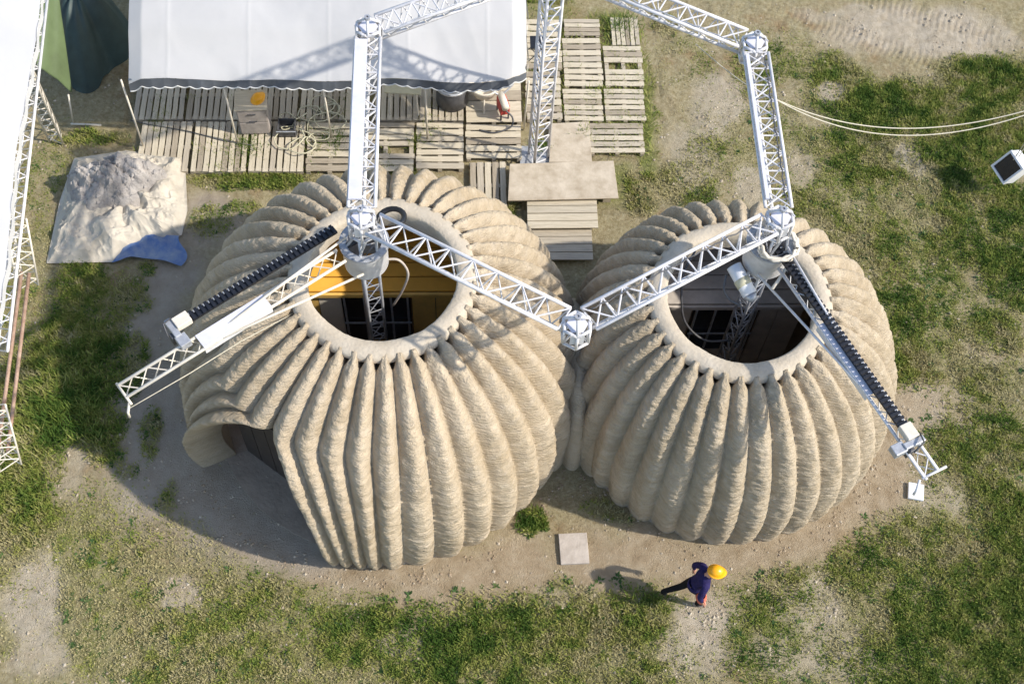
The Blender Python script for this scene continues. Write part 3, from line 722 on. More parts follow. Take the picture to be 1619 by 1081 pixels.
# printing arms (own local axes: x outward along the arm, y to the left of it)
def arm(name, p, ang, label, side, z, L, panel, cream, chain_y, chain_x):
    t = empty(name, (p.x, p.y, z), ang); set_props(t, label, 'boom', 'arms carrying the print heads')
    mk = 'cream_paint' if cream else 'white_paint'
    # main truss
    fr = lattice('truss', (0.42, 0, 0), (L, 0, 0), 0.24, (0, 0, 1), t, m=mk, bays=int(L / 0.52), rc=0.026, meshes=BRT)
    # guy rods spreading from the collar
    for (y0, z0, x1, y1) in ((side * 0.30, -0.25, L * 0.62, side * 0.13), (-side * 0.10, 0.28, L * 0.62, 0.0)):
        MB().tube([(0.25, y0, z0), (x1, y1, 0.08)], 0.021, 8).build('guy_rod', M[mk], t, True)
    # head end: crosshead, nozzle
    MB().tube([(L, -0.16, 0.07), (L, 0.26, 0.07)], 0.02, 8).build('crossbar', M[mk], t, True)
    MB().tube([(L, side * 0.2, 0.07), (L + 0.10, side * 0.3, 0.0), (L + 0.11, side * 0.32, -0.10)], 0.02, 8).build('hook', M[mk], t, True)
    if panel:
        a0, a1 = panel
        MB().box(((a0 + a1) / 2, -0.0, 0.105), (a1 - a0, 0.245, 0.02)).build('cover_panel', M['lilac_paint'] if cream else M['lilac_paint'], t)
        MB().box(((a0 + a1) / 2, side * 0.13, 0.03), (a1 - a0, 0.02, 0.14)).build('cover_panel', M['white_paint'], t)
    # cable chain: trough with links
    ch = MB().box(((chain_x[0] + chain_x[1]) / 2, chain_y, 0.14), (chain_x[1] - chain_x[0], 0.13, 0.05)).build('cable_chain', M['black_plastic'], t)
    lk = MB().box((0, 0, 0), (0.045, 0.165, 0.035)).mesh('link', M['black_plastic'])
    sp_ = MB().box((0, 0, 0), (0.014, 0.04, 0.012)).mesh('clip', M['zinc'])
    nlk = int((chain_x[1] - chain_x[0]) / 0.085)
    for k in range(nlk):
        x = chain_x[0] + 0.085 * (k + .5)
        link('link', lk, ch, (x, chain_y, 0.178)); link('clip', sp_, ch, (x + 0.04, chain_y - side * 0.035, 0.20))
    # carriage at the chain's end
    x = chain_x[1]
    cg = bevel(MB().box((x + 0.10, chain_y, 0.19), (0.24, 0.19, 0.12)).build('carriage', M['cream_paint'], t), 0.012)
    bevel(MB().box((x + 0.27, chain_y - side * -0.02, 0.16), (0.10, 0.34, 0.10)).build('bracket', M['zinc'], cg), 0.012)
    bevel(MB().box((x + 0.25, chain_y + side * 0.26, 0.12), (0.17, 0.20, 0.13)).build('bracket', M['zinc'], cg), 0.012)
    bevel(MB().box((x + 0.33, chain_y + side * 0.10, 0.05), (0.08, 0.10, 0.22)).build('motor', M['dark_steel'], cg), 0.012)
    MB().tube([(x + 0.2, chain_y - side * 0.12, 0.22), (x + 0.36, chain_y - side * 0.05, 0.3), (x + 0.40, chain_y + side * 0.12, 0.2)], 0.014, 6).build('cable', M['dark_steel'], cg, True)
    return t
e1 = at(195, 622, 4.85); a1 = math.atan2(e1.y - B_.y, e1.x - B_.x); L1 = math.hypot(e1.y - B_.y, e1.x - B_.x)
armL = arm('printing_boom', B_, a1, 'cream lattice printing arm reaching out over the left edge of the doorway dome', 1, 4.85, L1, (1.75, L1 - 1.28), True, -0.40, (0.25, L1 - 1.35))
e2 = at(1470, 752, 4.75); a2 = math.atan2(e2.y - D_.y, e2.x - D_.x); L2 = math.hypot(e2.y - D_.y, e2.x - D_.x)
armR = arm('printing_boom', D_, a2, 'printing arm with a long black cable chain over the smaller dome', -1, 4.75, L2, (1.55, L2 - 1.4), False, 0.02, (0.1, L2 - 0.75))
# lettering strip on the left arm panel (faded, only strokes can be seen)
# hopper on the right mast: tilted white cylinder with a green-stained belt
hp = empty('material_hopper', (D_.x - 0.40, D_.y - 0.30, 4.35)); set_props(hp, 'white cylinder hopper hanging beside the mast over the smaller round opening', 'hopper')
mb = MB(); mb.tube([(-0.10, 0.18, 0.04), (0.13, -0.28, -0.08)], [0.12, 0.12], 24); mb.build('drum', M['white_plastic'], hp, True)
mb = MB(); mb.tube([(0.0, -0.03, -0.015), (0.06, -0.14, -0.045)], 0.126, 24); mb.build('band', M['hose'], hp, True)
mb = MB(); mb.tube([(0.13, -0.28, -0.08), (0.18, -0.37, -0.11)], [0.12, 0.05], 24); mb.build('cone', M['zinc'], hp, True)
mb = MB(); mb.tube(smooth([(-0.2, 0.1, -.1), (-0.24, -0.1, -.2), (-0.14, -0.25, -.28), (0.05, -0.35, -.3)]), 0.02, 8); mb.build('pipe', M['dark_steel'], hp, True)
# coil of hose on the right mast
cw = empty('hose_coil', (D_.x + 0.02, D_.y - 0.1, 4.98)); set_props(cw, 'cream hose coiled round the crane mast above the smaller dome', 'hose')
mb = MB()
pts = []
for k in range(60):
    a = 2 * math.pi * k / 20; rr_ = 0.30 + 0.03 * math.sin(k * 1.7)
    pts.append((0.05 + rr_ * math.cos(a), -0.02 + rr_ * 0.95 * math.sin(a), 0.03 * math.sin(k * 0.9) + 0.02 * k / 20))
pts += [(0.2, -0.3, -.1), (0.05, -0.5, -.25), (-0.05, -0.62, -.3)]
mb.tube(pts, 0.026, 8); mb.build('coil', M['cream_paint'], cw, True)
# cable loop above the left collar and its hanging cables
lp = empty('cable_loop', (B_.x + 0.35, B_.y + 0.35, 5.0)); set_props(lp, 'black cable chain loop bending beside the mast over the orange room', 'cable')
mb = MB(); pts = []
for k in range(15):
    a = R(-60 + 250 * k / 14); pts.append((0.04 + 0.22 * math.cos(a), 0.0 + 0.22 * math.sin(a), 0.12 - 0.02 * k))
pts += [(-0.35, -0.25, -.1), (-0.6, -0.45, -.05)]
mb.tube(pts, 0.045, 8); mb.build('loop', M['black_plastic'], lp, True)
lp2 = empty('hanging_cable', (B_.x + 0.25, B_.y, 4.3)); set_props(lp2, 'brown cable drooping from the white collar inside the larger opening', 'cable')
MB().tube(smooth([(0, 0, .1), (0.25, 0.02, .05), (0.38, 0, -.3), (0.28, 0, -.8), (0.1, 0, -1.3)]), 0.02, 8).build('cable', M['brown_board'], lp2, True)
lp3 = empty('hanging_cable', (D_.x - 0.5, D_.y, 3.3)); set_props(lp3, 'grey cable hanging in a wide curve across the black window of the smaller dome', 'cable')
pts = [(-.45, .55, .5), (-.62, .3, .2), (-.62, 0, -.2), (-.5, -.2, -.6), (-.15, -.35, -.9), (.3, -.3, -1.0)]
MB().tube(smooth(pts), 0.02, 8).build('cable', M['dark_steel'], lp3, True)
# thin cord from the left arm's tip
cd_ = empty('tie_cord', (0, 0, 0)); set_props(cd_, 'thin pale cord from the end of the cream arm to the ribs', 'cord')
MB().tube([at(205, 645, 4.7), at(300, 590, 4.4), at(380, 540, 4.1), at(470, 492, 3.8)], 0.008, 6).build('cord', M['rope'], cd_, True)

# two slack cables leaving to the right
def sag(a, m_, b_, n_=30):
    a, m_, b_ = Vector(a), Vector(m_), Vector(b_)
    return [a * (1 - t) * (1 - 2 * t) + m_ * 4 * t * (1 - t) + b_ * t * (2 * t - 1) for t in [i / n_ for i in range(n_ + 1)]]
for dy, lab in ((0, 'upper of the two slack pale cables running from the crane to the right'), (11, 'lower of the two slack pale cables running from the crane to the right')):
    c_ = MB().tube(sag(at(1224, 156, 5.3), at(1420, 203 + dy, 4.2), at(1640, 170 + dy * .5, 4.2)), 0.0105, 6).build('slack_cable', M['rope'], None, True)
    set_props(c_, lab, 'cable')
c_ = MB().tube(sag(at(1100, 70, 5.2), at(1160, 120, 4.8), at(1210, 152, 5.2)), 0.009, 6).build('slack_cable', M['rope'], None, True)
set_props(c_, 'short slack cord behind the upper right beam of the crane', 'cable')

# ------------------------------------------------------------------ floodlight
fp = at(1597, 266, 0.8)
fl = empty('floodlight', fp, R(-35)); set_props(fl, 'white box floodlight with a black face hanging over the grass', 'lamp')
def add_box(nm, c, d, m, par, bw=0.008):
    o = MB().box(c, d).build(nm, m, par)
    if bw: bevel(o, bw)
    return o
add_box('housing', (0.1, 0.02, 0), (0.26, 0.36, 0.40), M['white_plastic'], fl, 0.015)
mbx = MB()
for (c, d) in (((-0.05, 0.02, 0.185), (0.06, 0.36, 0.03)), ((-0.05, 0.02, -0.185), (0.06, 0.36, 0.03)), ((-0.05, -0.145, 0), (0.06, 0.03, 0.34)), ((-0.05, 0.185, 0), (0.06, 0.03, 0.34))): mbx.box(c, d)
mbx.build('bezel', M['white_plastic'], fl)
add_box('lens', (-0.045, 0.02, 0), (0.02, 0.296, 0.336), M['black_glass'], fl, 0)
fl.rotation_euler = (0.15, 0.5, R(28)); fl.scale = (1.3, 1.3, 1.3)
for k, (dx, dy) in enumerate(((0.0, 0.05), (0.12, 0.12), (0.22, 0.0))):
    st = MB().tube([fp + Vector((dx, dy, 0.2)), fp + Vector((0.75 + dx * .2, 0.9 + dy, 3.2))], 0.011, 6).build('suspension_rope', M['rope'], None, True)
    set_props(st, ['leftmost rope', 'middle rope', 'rightmost rope'][k] + ' holding up the white floodlight', 'rope', 'ropes of the floodlight')

# ------------------------------------------------------------------ white canopies
yf0, yf1 = at(200, 138, 2.1), at(833, 122, 2.1)
CXL, CXR = yf0.x, yf1.x; CYF = (yf0.y + yf1.y) / 2 + 0.02
can = empty('canopy_tent', ((CXL + CXR) / 2, CYF + 2, 0)); set_props(can, 'white tent canopy with a scalloped dark valance over the pallet deck', 'tent')
can.location = (0, 0, 0)
def canopy_pt(u, v):
    rad = 0.35
    x = CXL + (CXR - CXL) * u; y = CYF + 5.2 * v
    if v < 0.08:                         # right front corner pulled round
        q = (u - 0.93) / 0.07
        if q > 0: y += 0.30 * q * q * (1 - v / 0.08)
    z = 2.12 + 0.52 * (1 - abs(v - 0.5) * 2) ** 0.8 * 2.2
    z += -0.07 * math.sin(math.pi * min(1, v * 6)) * 1.0 + 0.05 * math.sin(u * 21 + v * 9) * math.exp(-v * 3) * 0.6
    z += 0.03 * math.sin(u * math.pi * 4) * (1 - v) - 0.10 * math.exp(-((u - .5) / .25) ** 2) * v
    z += 0.05 * (float(fbm(np.array(u * 9.0), np.array(v * 5.0), 3, 2)) - .5)
    z -= 0.12 * max(0, abs(u - 0.5) * 2 - 0.93) / 0.07
    z += 0.006 * math.exp(-((((u * 5) % 1) - .5) / .018) ** 2) + 0.012 * (1 - 2 * abs(float(vnoise(np.array(u * 16 + v * 5), np.array(v * 7.0), 3)) - .5))
    return (x, y, z)
MB().grid(canopy_pt, 260, 70).build('roof_sheet', M['canopy'], can, True)
vb, ve = MB(), MB(); nsc = 40
edge_pts = []
for i in range(nsc * 8 + 1):
    u = i / (nsc * 8); p = canopy_pt(u, 0)
    sc = abs(math.sin(math.pi * u * 33))
    d = 0.15 + 0.05 * sc + 0.03 * math.sin(u * 17)
    edge_pts.append(((p[0], p[1] - 0.01, p[2] + 0.0), (p[0], p[1] - 0.05 + 0.02 * math.sin(u * 60), p[2] - d)))
for i in range(len(edge_pts) - 1):
    k = len(vb.v); (a, b_), (c_, d_) = edge_pts[i], edge_pts[i + 1]
    vb.v += [a, b_, d_, c_]; vb.f.append((k, k + 1, k + 2, k + 3))
val = vb.build('valance', M['valance'], can, True)
ve.tube([e[1] for e in edge_pts], 0.014, 5); ve.build('piping', M['valance_edge'], val, True)
sv = MB(); sv.grid(lambda u, v: (CXR + 0.02 + 0.02 * math.sin(u * 40), CYF + 0.3 + 4.6 * u, canopy_pt(1, 0.06 + .9 * u)[2] - 0.2 * v), 60, 2); sv.build('valance', M['valance_edge'], can, True)
for (bx, by) in ((228, 236), (377, 231), (525, 222), (676, 224), (828, 205)):
    g = at(bx, by); zt = 2.05
    MB().tube([(g.x, g.y, 0.0), (g.x, CYF + 0.06, zt)], 0.02, 8).build('pole', M['cream_paint'], can, True)
for x in (CXL + .1, CXR - .1):
    MB().tube([(x, CYF + 5.1, 0), (x, CYF + 5.1, 2.1)], 0.02, 8).build('pole', M['cream_paint'], can, True)
MB().tube([(CXL, CYF + 0.06, 2.06), (CXR - .35, CYF + 0.06, 2.06)], 0.018, 8).build('rail', M['zinc'], can, True)

# tall canopy at the far left, its edge runs towards the camera
can2 = empty('tall_canopy', (0, 0, 0)); set_props(can2, 'tall white canopy roof cut by the left edge of the picture', 'tent')
pa, pb_ = at(70, -40, 6.0), at(-8, 500, 6.0)
def can2_pt(u, v):
    e = pa.lerp(pb_, v)
    ex = e.x + 0.10 * math.sin(v * 9) * v * 0.6
    return (ex - 5 * u, e.y, 6.0 + 0.35 * math.sin(math.pi * min(u * 1.4, 1)) + 0.02 * math.sin(v * 25) * (1 - u))
MB().grid(can2_pt, 20, 60).build('roof_sheet', M['canopy'], can2, True)
MB().grid(lambda u, v: (can2_pt(0, v)[0] + 0.01 + 0.015 * math.sin(v * 60), can2_pt(0, v)[1], 6.0 - 0.14 * u), 2, 60).build('valance', M['canopy'], can2, True)
crane2 = empty('crane_frame', (0, 0, 0)); set_props(crane2, 'white lattice frame partly hidden under the tall canopy at the left edge', 'crane')
lattice('beam', at(62, -30, 5.2), at(-8, 560, 5.2), 0.34, (0.25, 0, 1), crane2, bays=20, rc=0.024, meshes=BRT)
m0 = at(92, 222)
lattice('mast', (m0.x, m0.y, 0.02), (m0.x, m0.y, 5.0), 0.30, (1, 0.3, 0), crane2, m='cream_paint', bays=15, rc=0.022, meshes=BRT)
lattice('strut', at(22, 345, 3.6), at(42, 450, 2.4), 0.34, (.3, 0, 1), crane2, m='cream_paint', bays=5, rc=0.018, meshes=BRT)
lattice('strut', at(-12, 640, 3.0), at(14, 735, 2.0), 0.34, (.3, 0, 1), crane2, m='cream_paint', bays=5, rc=0.018, meshes=BRT)
for (a, b_, lab) in (((34, 430), (-6, 730), 'rusty pole nearer the left edge, held by the lattice struts'), ((46, 432), (12, 715), 'rusty pole further from the left edge, held by the lattice struts')):
    c_ = MB().tube([at(*a, 2.7), at(*b_, 2.2)], 0.032, 10).build('steel_pole', M['rust'], None, True); set_props(c_, lab, 'pole')
# the tall canopy roof continues beyond the left of the frame

# ------------------------------------------------------------------ green tents behind
gt = empty('draped_tent', (0, 0, 0)); set_props(gt, 'green sheet draped in folds between the two white canopies', 'tent')
gc = at(150, 72)
def drape(u, v, ax_, ay_, h, seed, c, sk=0.0, tear=0):
    a = 2 * math.pi * u; r_ = v
    k = 1 + 0.13 * math.sin(a * 3 + seed) + 0.07 * math.sin(a * 5 + seed * 2)
    x = c[0] + ax_ * r_ * math.cos(a) * k; y = c[1] + ay_ * r_ * math.sin(a) * k
    fold = 0.10 * math.sin(a * 7 + seed + 2 * v) * v + 0.06 * math.sin(a * 13 + 3 * v) * v
    z = h * (1 - v ** 2.2) + fold * 1.4 * (1 - v * 0.5) + 0.12 * (float(fbm(np.array(x * 2), np.array(y * 2), 3, 8)) - .5)
    return (x + sk * z, y, max(z, 0.01))
MB().grid(lambda u, v: drape(u, v, 0.78, 1.22, 1.7, 1.0, (gc.x, gc.y)), 90, 30).build('dark_sheet', M['tent_dark'], gt, True)
g1, g2_, g3, g4 = at(66, -20, 2.6), at(92, -20, 2.5), at(115, 150, 0.7), at(58, 108, 1.6)
def gsheet(u, v):
    a = g1.lerp(g4, v); b2 = g2_.lerp(g3, v); p = a.lerp(b2, u)
    return (p.x, p.y, p.z + 0.10 * math.sin(u * 3.1) + 0.02 * math.sin(u * 14 + v * 5) + 0.05)
o = MB().grid(gsheet, 24, 40).build('light_sheet', M['tent_green'], gt, True)
so = o.modifiers.new('solid', 'SOLIDIFY'); so.thickness = 0.006
pole = MB().tube([at(108, 150, 0.9), at(116, 195, 0.0)], 0.018, 8).build('pole', M['cream_paint'], gt, True)
o = MB().tube([at(112, 196, 0.05), at(160, 198, 0.05)], 0.022, 8).build('pipe', M['cream_paint'], None, True); set_props(o, 'short pale pipe lying on the grass under the green sheet', 'pipe')

# ------------------------------------------------------------------ clay heap on a tarp
hc = at(185, 330)
tp = [at(*q) for q in ((118, 252), (200, 240), (293, 250), (297, 335), (288, 374), (228, 384), (180, 416), (74, 418), (95, 320))]
tarp = empty('tarpaulin', (hc.x, hc.y, 0)); set_props(tarp, 'crumpled beige tarpaulin folded round a heap of grey clay', 'tarpaulin')
tcx = sum(p.x for p in tp) / 9; tcy = sum(p.y for p in tp) / 9
def ring_at(a):
    best = None
    d = Vector((math.cos(a), math.sin(a)))
    for i in range(9):
        p, q = tp[i], tp[(i + 1) % 9]
        ex, ey = q.x - p.x, q.y - p.y; den = d.x * ey - d.y * ex
        if abs(den) < 1e-9: continue
        t = ((p.x - tcx) * ey - (p.y - tcy) * ex) / den; s_ = ((p.x - tcx) * d.y - (p.y - tcy) * d.x) / den
        if t > 0 and -1e-6 <= s_ <= 1.000001: best = t if best is None else max(best, t)
    return best or 1.0
def tarp_pt(u, v):
    a = 2 * math.pi * u; r_ = ring_at(a) * (0.02 + 0.98 * v)
    x, y = math.cos(a) * r_, math.sin(a) * r_
    f = max(0, math.sin(math.pi * min(1, (v - 0.0) * 1.05)))
    ridge = 1 - 1.6 * abs(((a * 0.95 + 0.35 * math.sin(v * 4)) % 1.0) - 0.5)
    z = 0.22 * f * (0.25 + ridge) + 0.10 * (1 - v) + 0.10 * (float(fbm(np.array(x * 3.3 + 5), np.array(y * 3.3), 4, 19)) - .4) * (0.3 + f)
    for (k_, s_) in ((3.1, .11), (6.3, .055), (12.0, .022)):
        z += s_ * (1 - 2.2 * abs(float(vnoise(np.array(x * k_ + y * k_ * .6 + 9), np.array(y * k_ - x * k_ * .5 + 4), 7)) - .5)) * min(1, (1 - v) * 6 + .15)
    return (tcx + x - hc.x, tcy + y - hc.y, max(z, 0.03) + 0.01)
o = MB().grid(tarp_pt, 260, 70).build('sheet', M['tarp_beige'], tarp, False)
bt = empty('blue_tarpaulin', (0, 0, 0)); 
q0 = at(236, 396)
def blue_pt(u, v):
    x = (u - .5) * 1.35; y = (v - .5) * 0.65
    return (q0.x + x + .1 * math.sin(v * 5), q0.y + y + .1 * math.sin(u * 4) , 0.075 + 0.06 * float(fbm(np.array(x * 4 + 50), np.array(y * 4 + 9), 3, 2)) + .035 * math.sin(x * 9 + y * 5))
MB().grid(blue_pt, 50, 30).build('sheet', M['tarp_blue'], bt, False); set_props(bt, 'blue sheet poking out from under the front of the beige tarpaulin', 'tarpaulin')
hk = at(186, 305)
def heap_pt(u, v):
    a = 2 * math.pi * u; k = 1 + .18 * math.sin(a * 2 + 1) + .1 * math.sin(a * 5)
    x, y = 0.86 * v * k * math.cos(a), 0.78 * v * k * math.sin(a)
    nzv = float(fbm(np.array(x * 3.4 + 7), np.array(y * 3.4 + 3), 5, 33))
    cl = abs(float(vnoise(np.array(x * 5.5 + 7), np.array(y * 5.5 + 3), 34)) - .5) * 2
    z = 0.72 * (1 - v ** 2) ** 0.7 if v < 1 else 0
    return (hk.x + x, hk.y + y, z * (0.6 + .75 * nzv) + 0.12 * cl * (1 - v) ** .5 + 0.07 * abs(math.sin(x * 11 + 3 * math.sin(y * 7))) * (1 - v) ** .3 + 0.08)
o = MB().grid(heap_pt, 150, 60).build('clay_heap', M['clay_heap'], None, False); set_props(o, 'lumpy heap of grey clay lying on the beige tarpaulin', 'heap')
mb = MB(); rk = random.Random(5)
lump = []
for k in range(90):
    a = rk.uniform(0, 6.28); v = rk.uniform(.15, .95); p = heap_pt(a / 6.2832, v); r_ = rk.uniform(.03, .085)
    base_i = len(mb.v)
    for (x, y, z) in ((1, 0, 0), (-1, 0, 0), (0, 1, 0), (0, -1, 0), (0, 0, 1), (0, 0, -1)):
        mb.v.append((p[0] + x * r_ * rk.uniform(.7, 1.2), p[1] + y * r_ * rk.uniform(.7, 1.2), p[2] + z * r_ * rk.uniform(.5, .9)))
    for f in ((0, 2, 4), (2, 1, 4), (1, 3, 4), (3, 0, 4), (2, 0, 5), (1, 2, 5), (3, 1, 5), (0, 3, 5)): mb.f.append(tuple(base_i + i for i in f))
o = mb.build('clay_lumps', M['clay_heap'], None); set_props(o, 'small clods scattered over the clay heap', 'clods', kind='stuff')

# ------------------------------------------------------------------ pallets, boards
rp = random.Random(3)
slat_cache = {}
def slat_mesh(L, w, m, v):
    key = (round(L, 2), round(w, 3), m, v)
    if key not in slat_cache:
        mb = MB(); rr2 = random.Random(hash((round(L * 100), v)) & 0xffff)
        nseg = 5
        for i in range(nseg + 1):
            x = -L / 2 + L * i / nseg; wz = rr2.uniform(-.002, .003); wy = rr2.uniform(-.004, .004)
            for (yy, zz_) in ((-w / 2 + wy, -.009), (w / 2 + wy, -.009), (w / 2 + wy, .009 + wz), (-w / 2 + wy, .009 + wz)): mb.v.append((x, yy, zz_))
        for i in range(nseg):
            for k in range(4):
                a0 = i * 4 + k; a1_ = i * 4 + (k + 1) % 4; mb.f.append((a0, a0 + 4, a1_ + 4, a1_))
        mb.f.append((0, 1, 2, 3)); e_ = nseg * 4; mb.f.append((e_ + 3, e_ + 2, e_ + 1, e_))
        slat_cache[key] = mb.mesh('slat', M[m])
    return slat_cache[key]
def pallet(corner, wx, wy, nsl, along, label, grp, rz=0.0, z=0.0, m='wood', tight=0.78, skip=()):
    """corner = near-left ground corner; slats run along x or y"""
    t = empty('pallet', (corner[0] + wx / 2, corner[1] + wy / 2, z), rz); set_props(t, label, 'pallet', grp)
    # bearers
    span, cross = (wx, wy) if along == 'x' else (wy, wx)
    for k in (-1, 0, 1):
        mb = MB()
        if along == 'x': mb.box((k * (wx / 2 - .06), 0, 0.045), (0.085, wy * .99, 0.085))
        else: mb.box((0, k * (wy / 2 - .06), 0.045), (wx * .99, 0.085, 0.085))
        mb.build('bearer', M['wood_grey'], t)
    pitchs = cross / nsl
    if not skip and nsl > 5 and rp.random() < .12: skip = (rp.randint(1, nsl - 2),)
    for k in range(nsl):
        if k in skip: continue
        mm = rp.choices((m, 'wood_grey' if m == 'wood' else 'wood', 'wood_dark'), (.62, .25, .13))[0]
        sl_ = slat_mesh(span * rp.choice((1.0, .99, .985)), round(pitchs * tight * rp.choice((1, .94, 1.05)), 3), mm, rp.randint(0, 4))
        c_ = -cross / 2 + pitchs * (k + .5)
        if along == 'x': link('slat', sl_, t, (rp.uniform(-.01, .01), c_, 0.099 + rp.uniform(0, .004)), (rp.uniform(-.01, .01), 0, rp.uniform(-.016, .016)))
        else: link('slat', sl_, t, (c_, rp.uniform(-.01, .01), 0.099 + rp.uniform(0, .004)), (0, 0, R(90) + rp.uniform(-.008, .008)))
    return t
def wpx(a, b_): 
    p, q = at(*a), at(*b_); return p, q
G1 = 'pallets laid as a deck in front of and under the tent'
def pal(px0, px1, py0, py1, nsl, along, label, **kw):
    """image rectangle (x from px0 to px1, top py0, bottom py1) on the deck plane"""
    a = at((px0 + px0) / 2, py1, .1); b_ = at(px1, py1, .1); c_ = at((px0 + px1) / 2, py0, .1)
    y0 = (a.y + b_.y) / 2
    return pallet((a.x + .008, y0 + .004), b_.x - a.x - .016, c_.y - y0 - .012, nsl, along, label, G1, **kw)
pal(213, 297, 192, 272, 8, 'y', 'upright-slat pallet at the front left corner of the deck, beside the clay heap', m='wood')
pal(299, 389, 192, 272, 9, 'y', 'upright-slat pallet below the grass tuft at the second tent pole')
pal(391, 480, 192, 272, 8, 'y', 'upright-slat pallet in front, just right of the cabinet')
pal(208, 290, 110, 190, 8, 'y', 'shaded pallet under the tent at its front left pole')
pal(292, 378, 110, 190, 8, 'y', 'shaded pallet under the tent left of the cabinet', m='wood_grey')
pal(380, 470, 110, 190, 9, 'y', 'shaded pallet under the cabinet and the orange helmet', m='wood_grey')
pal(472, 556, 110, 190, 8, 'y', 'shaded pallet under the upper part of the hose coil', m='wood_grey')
pal(482, 560, 193, 272, 7, 'x', 'flat-slat pallet under the lower hose coil, behind the larger dome')
pal(562, 655, 193, 272, 8, 'x', 'flat-slat pallet crossed by the left crane beam')
pal(657, 734, 193, 268, 7, 'x', 'flat-slat pallet at the foot of the fourth tent pole')
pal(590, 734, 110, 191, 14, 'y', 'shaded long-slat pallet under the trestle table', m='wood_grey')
pal(736, 826, 196, 252, 5, 'x', 'flat-slat pallet at the tent corner with a shadow across it')
pal(736, 826, 110, 194, 5, 'x', 'pallet with wide boards under the red machine', tight=.97)
pal(742, 803, 256, 330, 5, 'y', 'small pallet with four dark slots behind the larger dome', tight=.8)
pal(832, 890, 30, 110, 8, 'x', 'flat-slat pallet left of the crane mast, furthest back', m='wood')
pal(832, 890, 112, 190, 7, 'x', 'flat-slat pallet left of the crane mast, nearer the front')
pal(892, 955, 60, 138, 8, 'x', 'weathered pallet right of the mast, back row', m='wood')
pal(957, 1020, 72, 138, 7, 'x', 'pale pallet right of the mast, back row end')
pal(892, 955, 140, 192, 6, 'x', 'pallet above the plywood square, right of the mast')
pal(957, 1022, 140, 192, 6, 'x', 'weedy pallet at the right edge of the deck, middle row')
pal(932, 1021, 194, 243, 5, 'x', 'weedy pallet at the right front corner of the deck')
pal(967, 1013, 28, 72, 6, 'y', 'small green-stained pallet alone behind the deck on the weeds', m='wood')
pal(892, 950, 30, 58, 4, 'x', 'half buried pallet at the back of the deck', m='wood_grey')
def board(pts, z, th, m, name, label, cat, planks=0, grp=None):
    P = [at(*p, z) for p in pts]
    t = empty(name, (0, 0, 0)); set_props(t, label, cat, grp)
    n_ = max(1, planks)
    for k in range(n_):
        v0, v1 = k / n_, (k + 1) / n_
        g = 0.0 if n_ == 1 else 0.04
        a = P[0].lerp(P[3], v0 + g * (1 / n_)); b_ = P[1].lerp(P[2], v0 + g / n_); c_ = P[1].lerp(P[2], v1 - g / n_); d_ = P[0].lerp(P[3], v1 - g / n_)
        mb = MB(); dz = rp.uniform(-.004, .004)
        for zz_ in (z - th, z): mb.v += [(q.x, q.y, zz_ + dz) for q in (a, b_, c_, d_)]
        mb.f = [(0, 1, 2, 3), (7, 6, 5, 4), (0, 4, 5, 1), (1, 5, 6, 2), (2, 6, 7, 3), (3, 7, 4, 0)]
        o = mb.build('plank' if planks else 'sheet', M[m], t); bevel(o, .004, 1)
    return t
board(((873, 195), (931, 192), (936, 256), (868, 256)), .125, .02, 'plywood', 'plywood_sheet', 'square plywood sheet lying on the deck at the foot of the crane mast', 'board')
board(((806, 259), (970, 254), (978, 313), (803, 317)), .34, .03, 'plywood', 'plywood_sheet', 'long plywood sheet forming the top step between deck and domes', 'board')
board(((833, 314), (943, 313), (946, 360), (834, 361)), .24, .03, 'wood', 'plank_step', 'upper pale plank step below the long plywood sheet', 'steps', 4)
board(((838, 362), (935, 361), (938, 411), (852, 411)), .12, .03, 'wood_grey', 'plank_step', 'lower darker plank step nearest the gap between the domes', 'steps', 4)
# supports so the steps rest on something
for (px, py, zt) in ((820, 290, .31), (960, 290, .31), (850, 340, .21), (930, 340, .21)):
    g = at(px, py, zt); o = MB().box((g.x, g.y, zt / 2 - .005), (.16, .5, zt - .012)).build('block', M['wood_grey'], None); set_props(o, {820: 'left wooden block under the long plywood sheet', 960: 'right wooden block under the long plywood sheet', 850: 'left wooden block under the pale plank step', 930: 'right wooden block under the pale plank step'}[px], 'block')

# ------------------------------------------------------------------ things under the tent
def helmet_mb(r=0.13):
    mb = MB()
    prof = [(0.001, 1.0), (0.25, .98), (.5, .88), (.72, .72), (.88, .48), (.96, .22), (1.0, .05), (1.14, .0), (1.14, -.03), (.98, .0)]
    mb.lathe([(a * r, b_ * r * 1.05) for a, b_ in prof], 28)
    mb.v = [(x * 1.14 + (0.03 * max(0, x / r) ** 3 if z < r * .12 else 0), y * .95, z) for x, y, z in mb.v]
    return mb
cb = at(405, 222)
cab = empty('cabinet', (cb.x, cb.y + .3, 0.11), R(3)); set_props(cab, 'grey wooden cabinet with two doors standing on the pallets, orange helmet on top', 'cabinet')
bevel(MB().box((0, 0, 0.40), (0.60, 0.46, 0.78)).build('body', M['cabinet'], cab), .01)
bevel(MB().box((0, 0, 0.80), (0.66, 0.52, 0.03)).build('top', M['wood'], cab), .006)
bevel(MB().box((0, -.236, 0.58), (0.56, 0.02, 0.34)).build('drawer', M['cabinet'], cab), .005)
bevel(MB().box((0, -.236, 0.21), (0.56, 0.02, 0.34)).build('drawer', M['cabinet'], cab), .005)
for z in (.44, .66): MB().box((0.0, -.255, z), (0.16, 0.025, 0.02)).build('handle', M['dark_steel'], cab)
hm = empty('helmet', (cb.x + .14, cb.y + .32, 0.93), R(60)); set_props(hm, 'orange safety helmet resting on the grey cabinet', 'helmet')
helmet_mb(.125).build('shell', M['helmet'], hm, True)
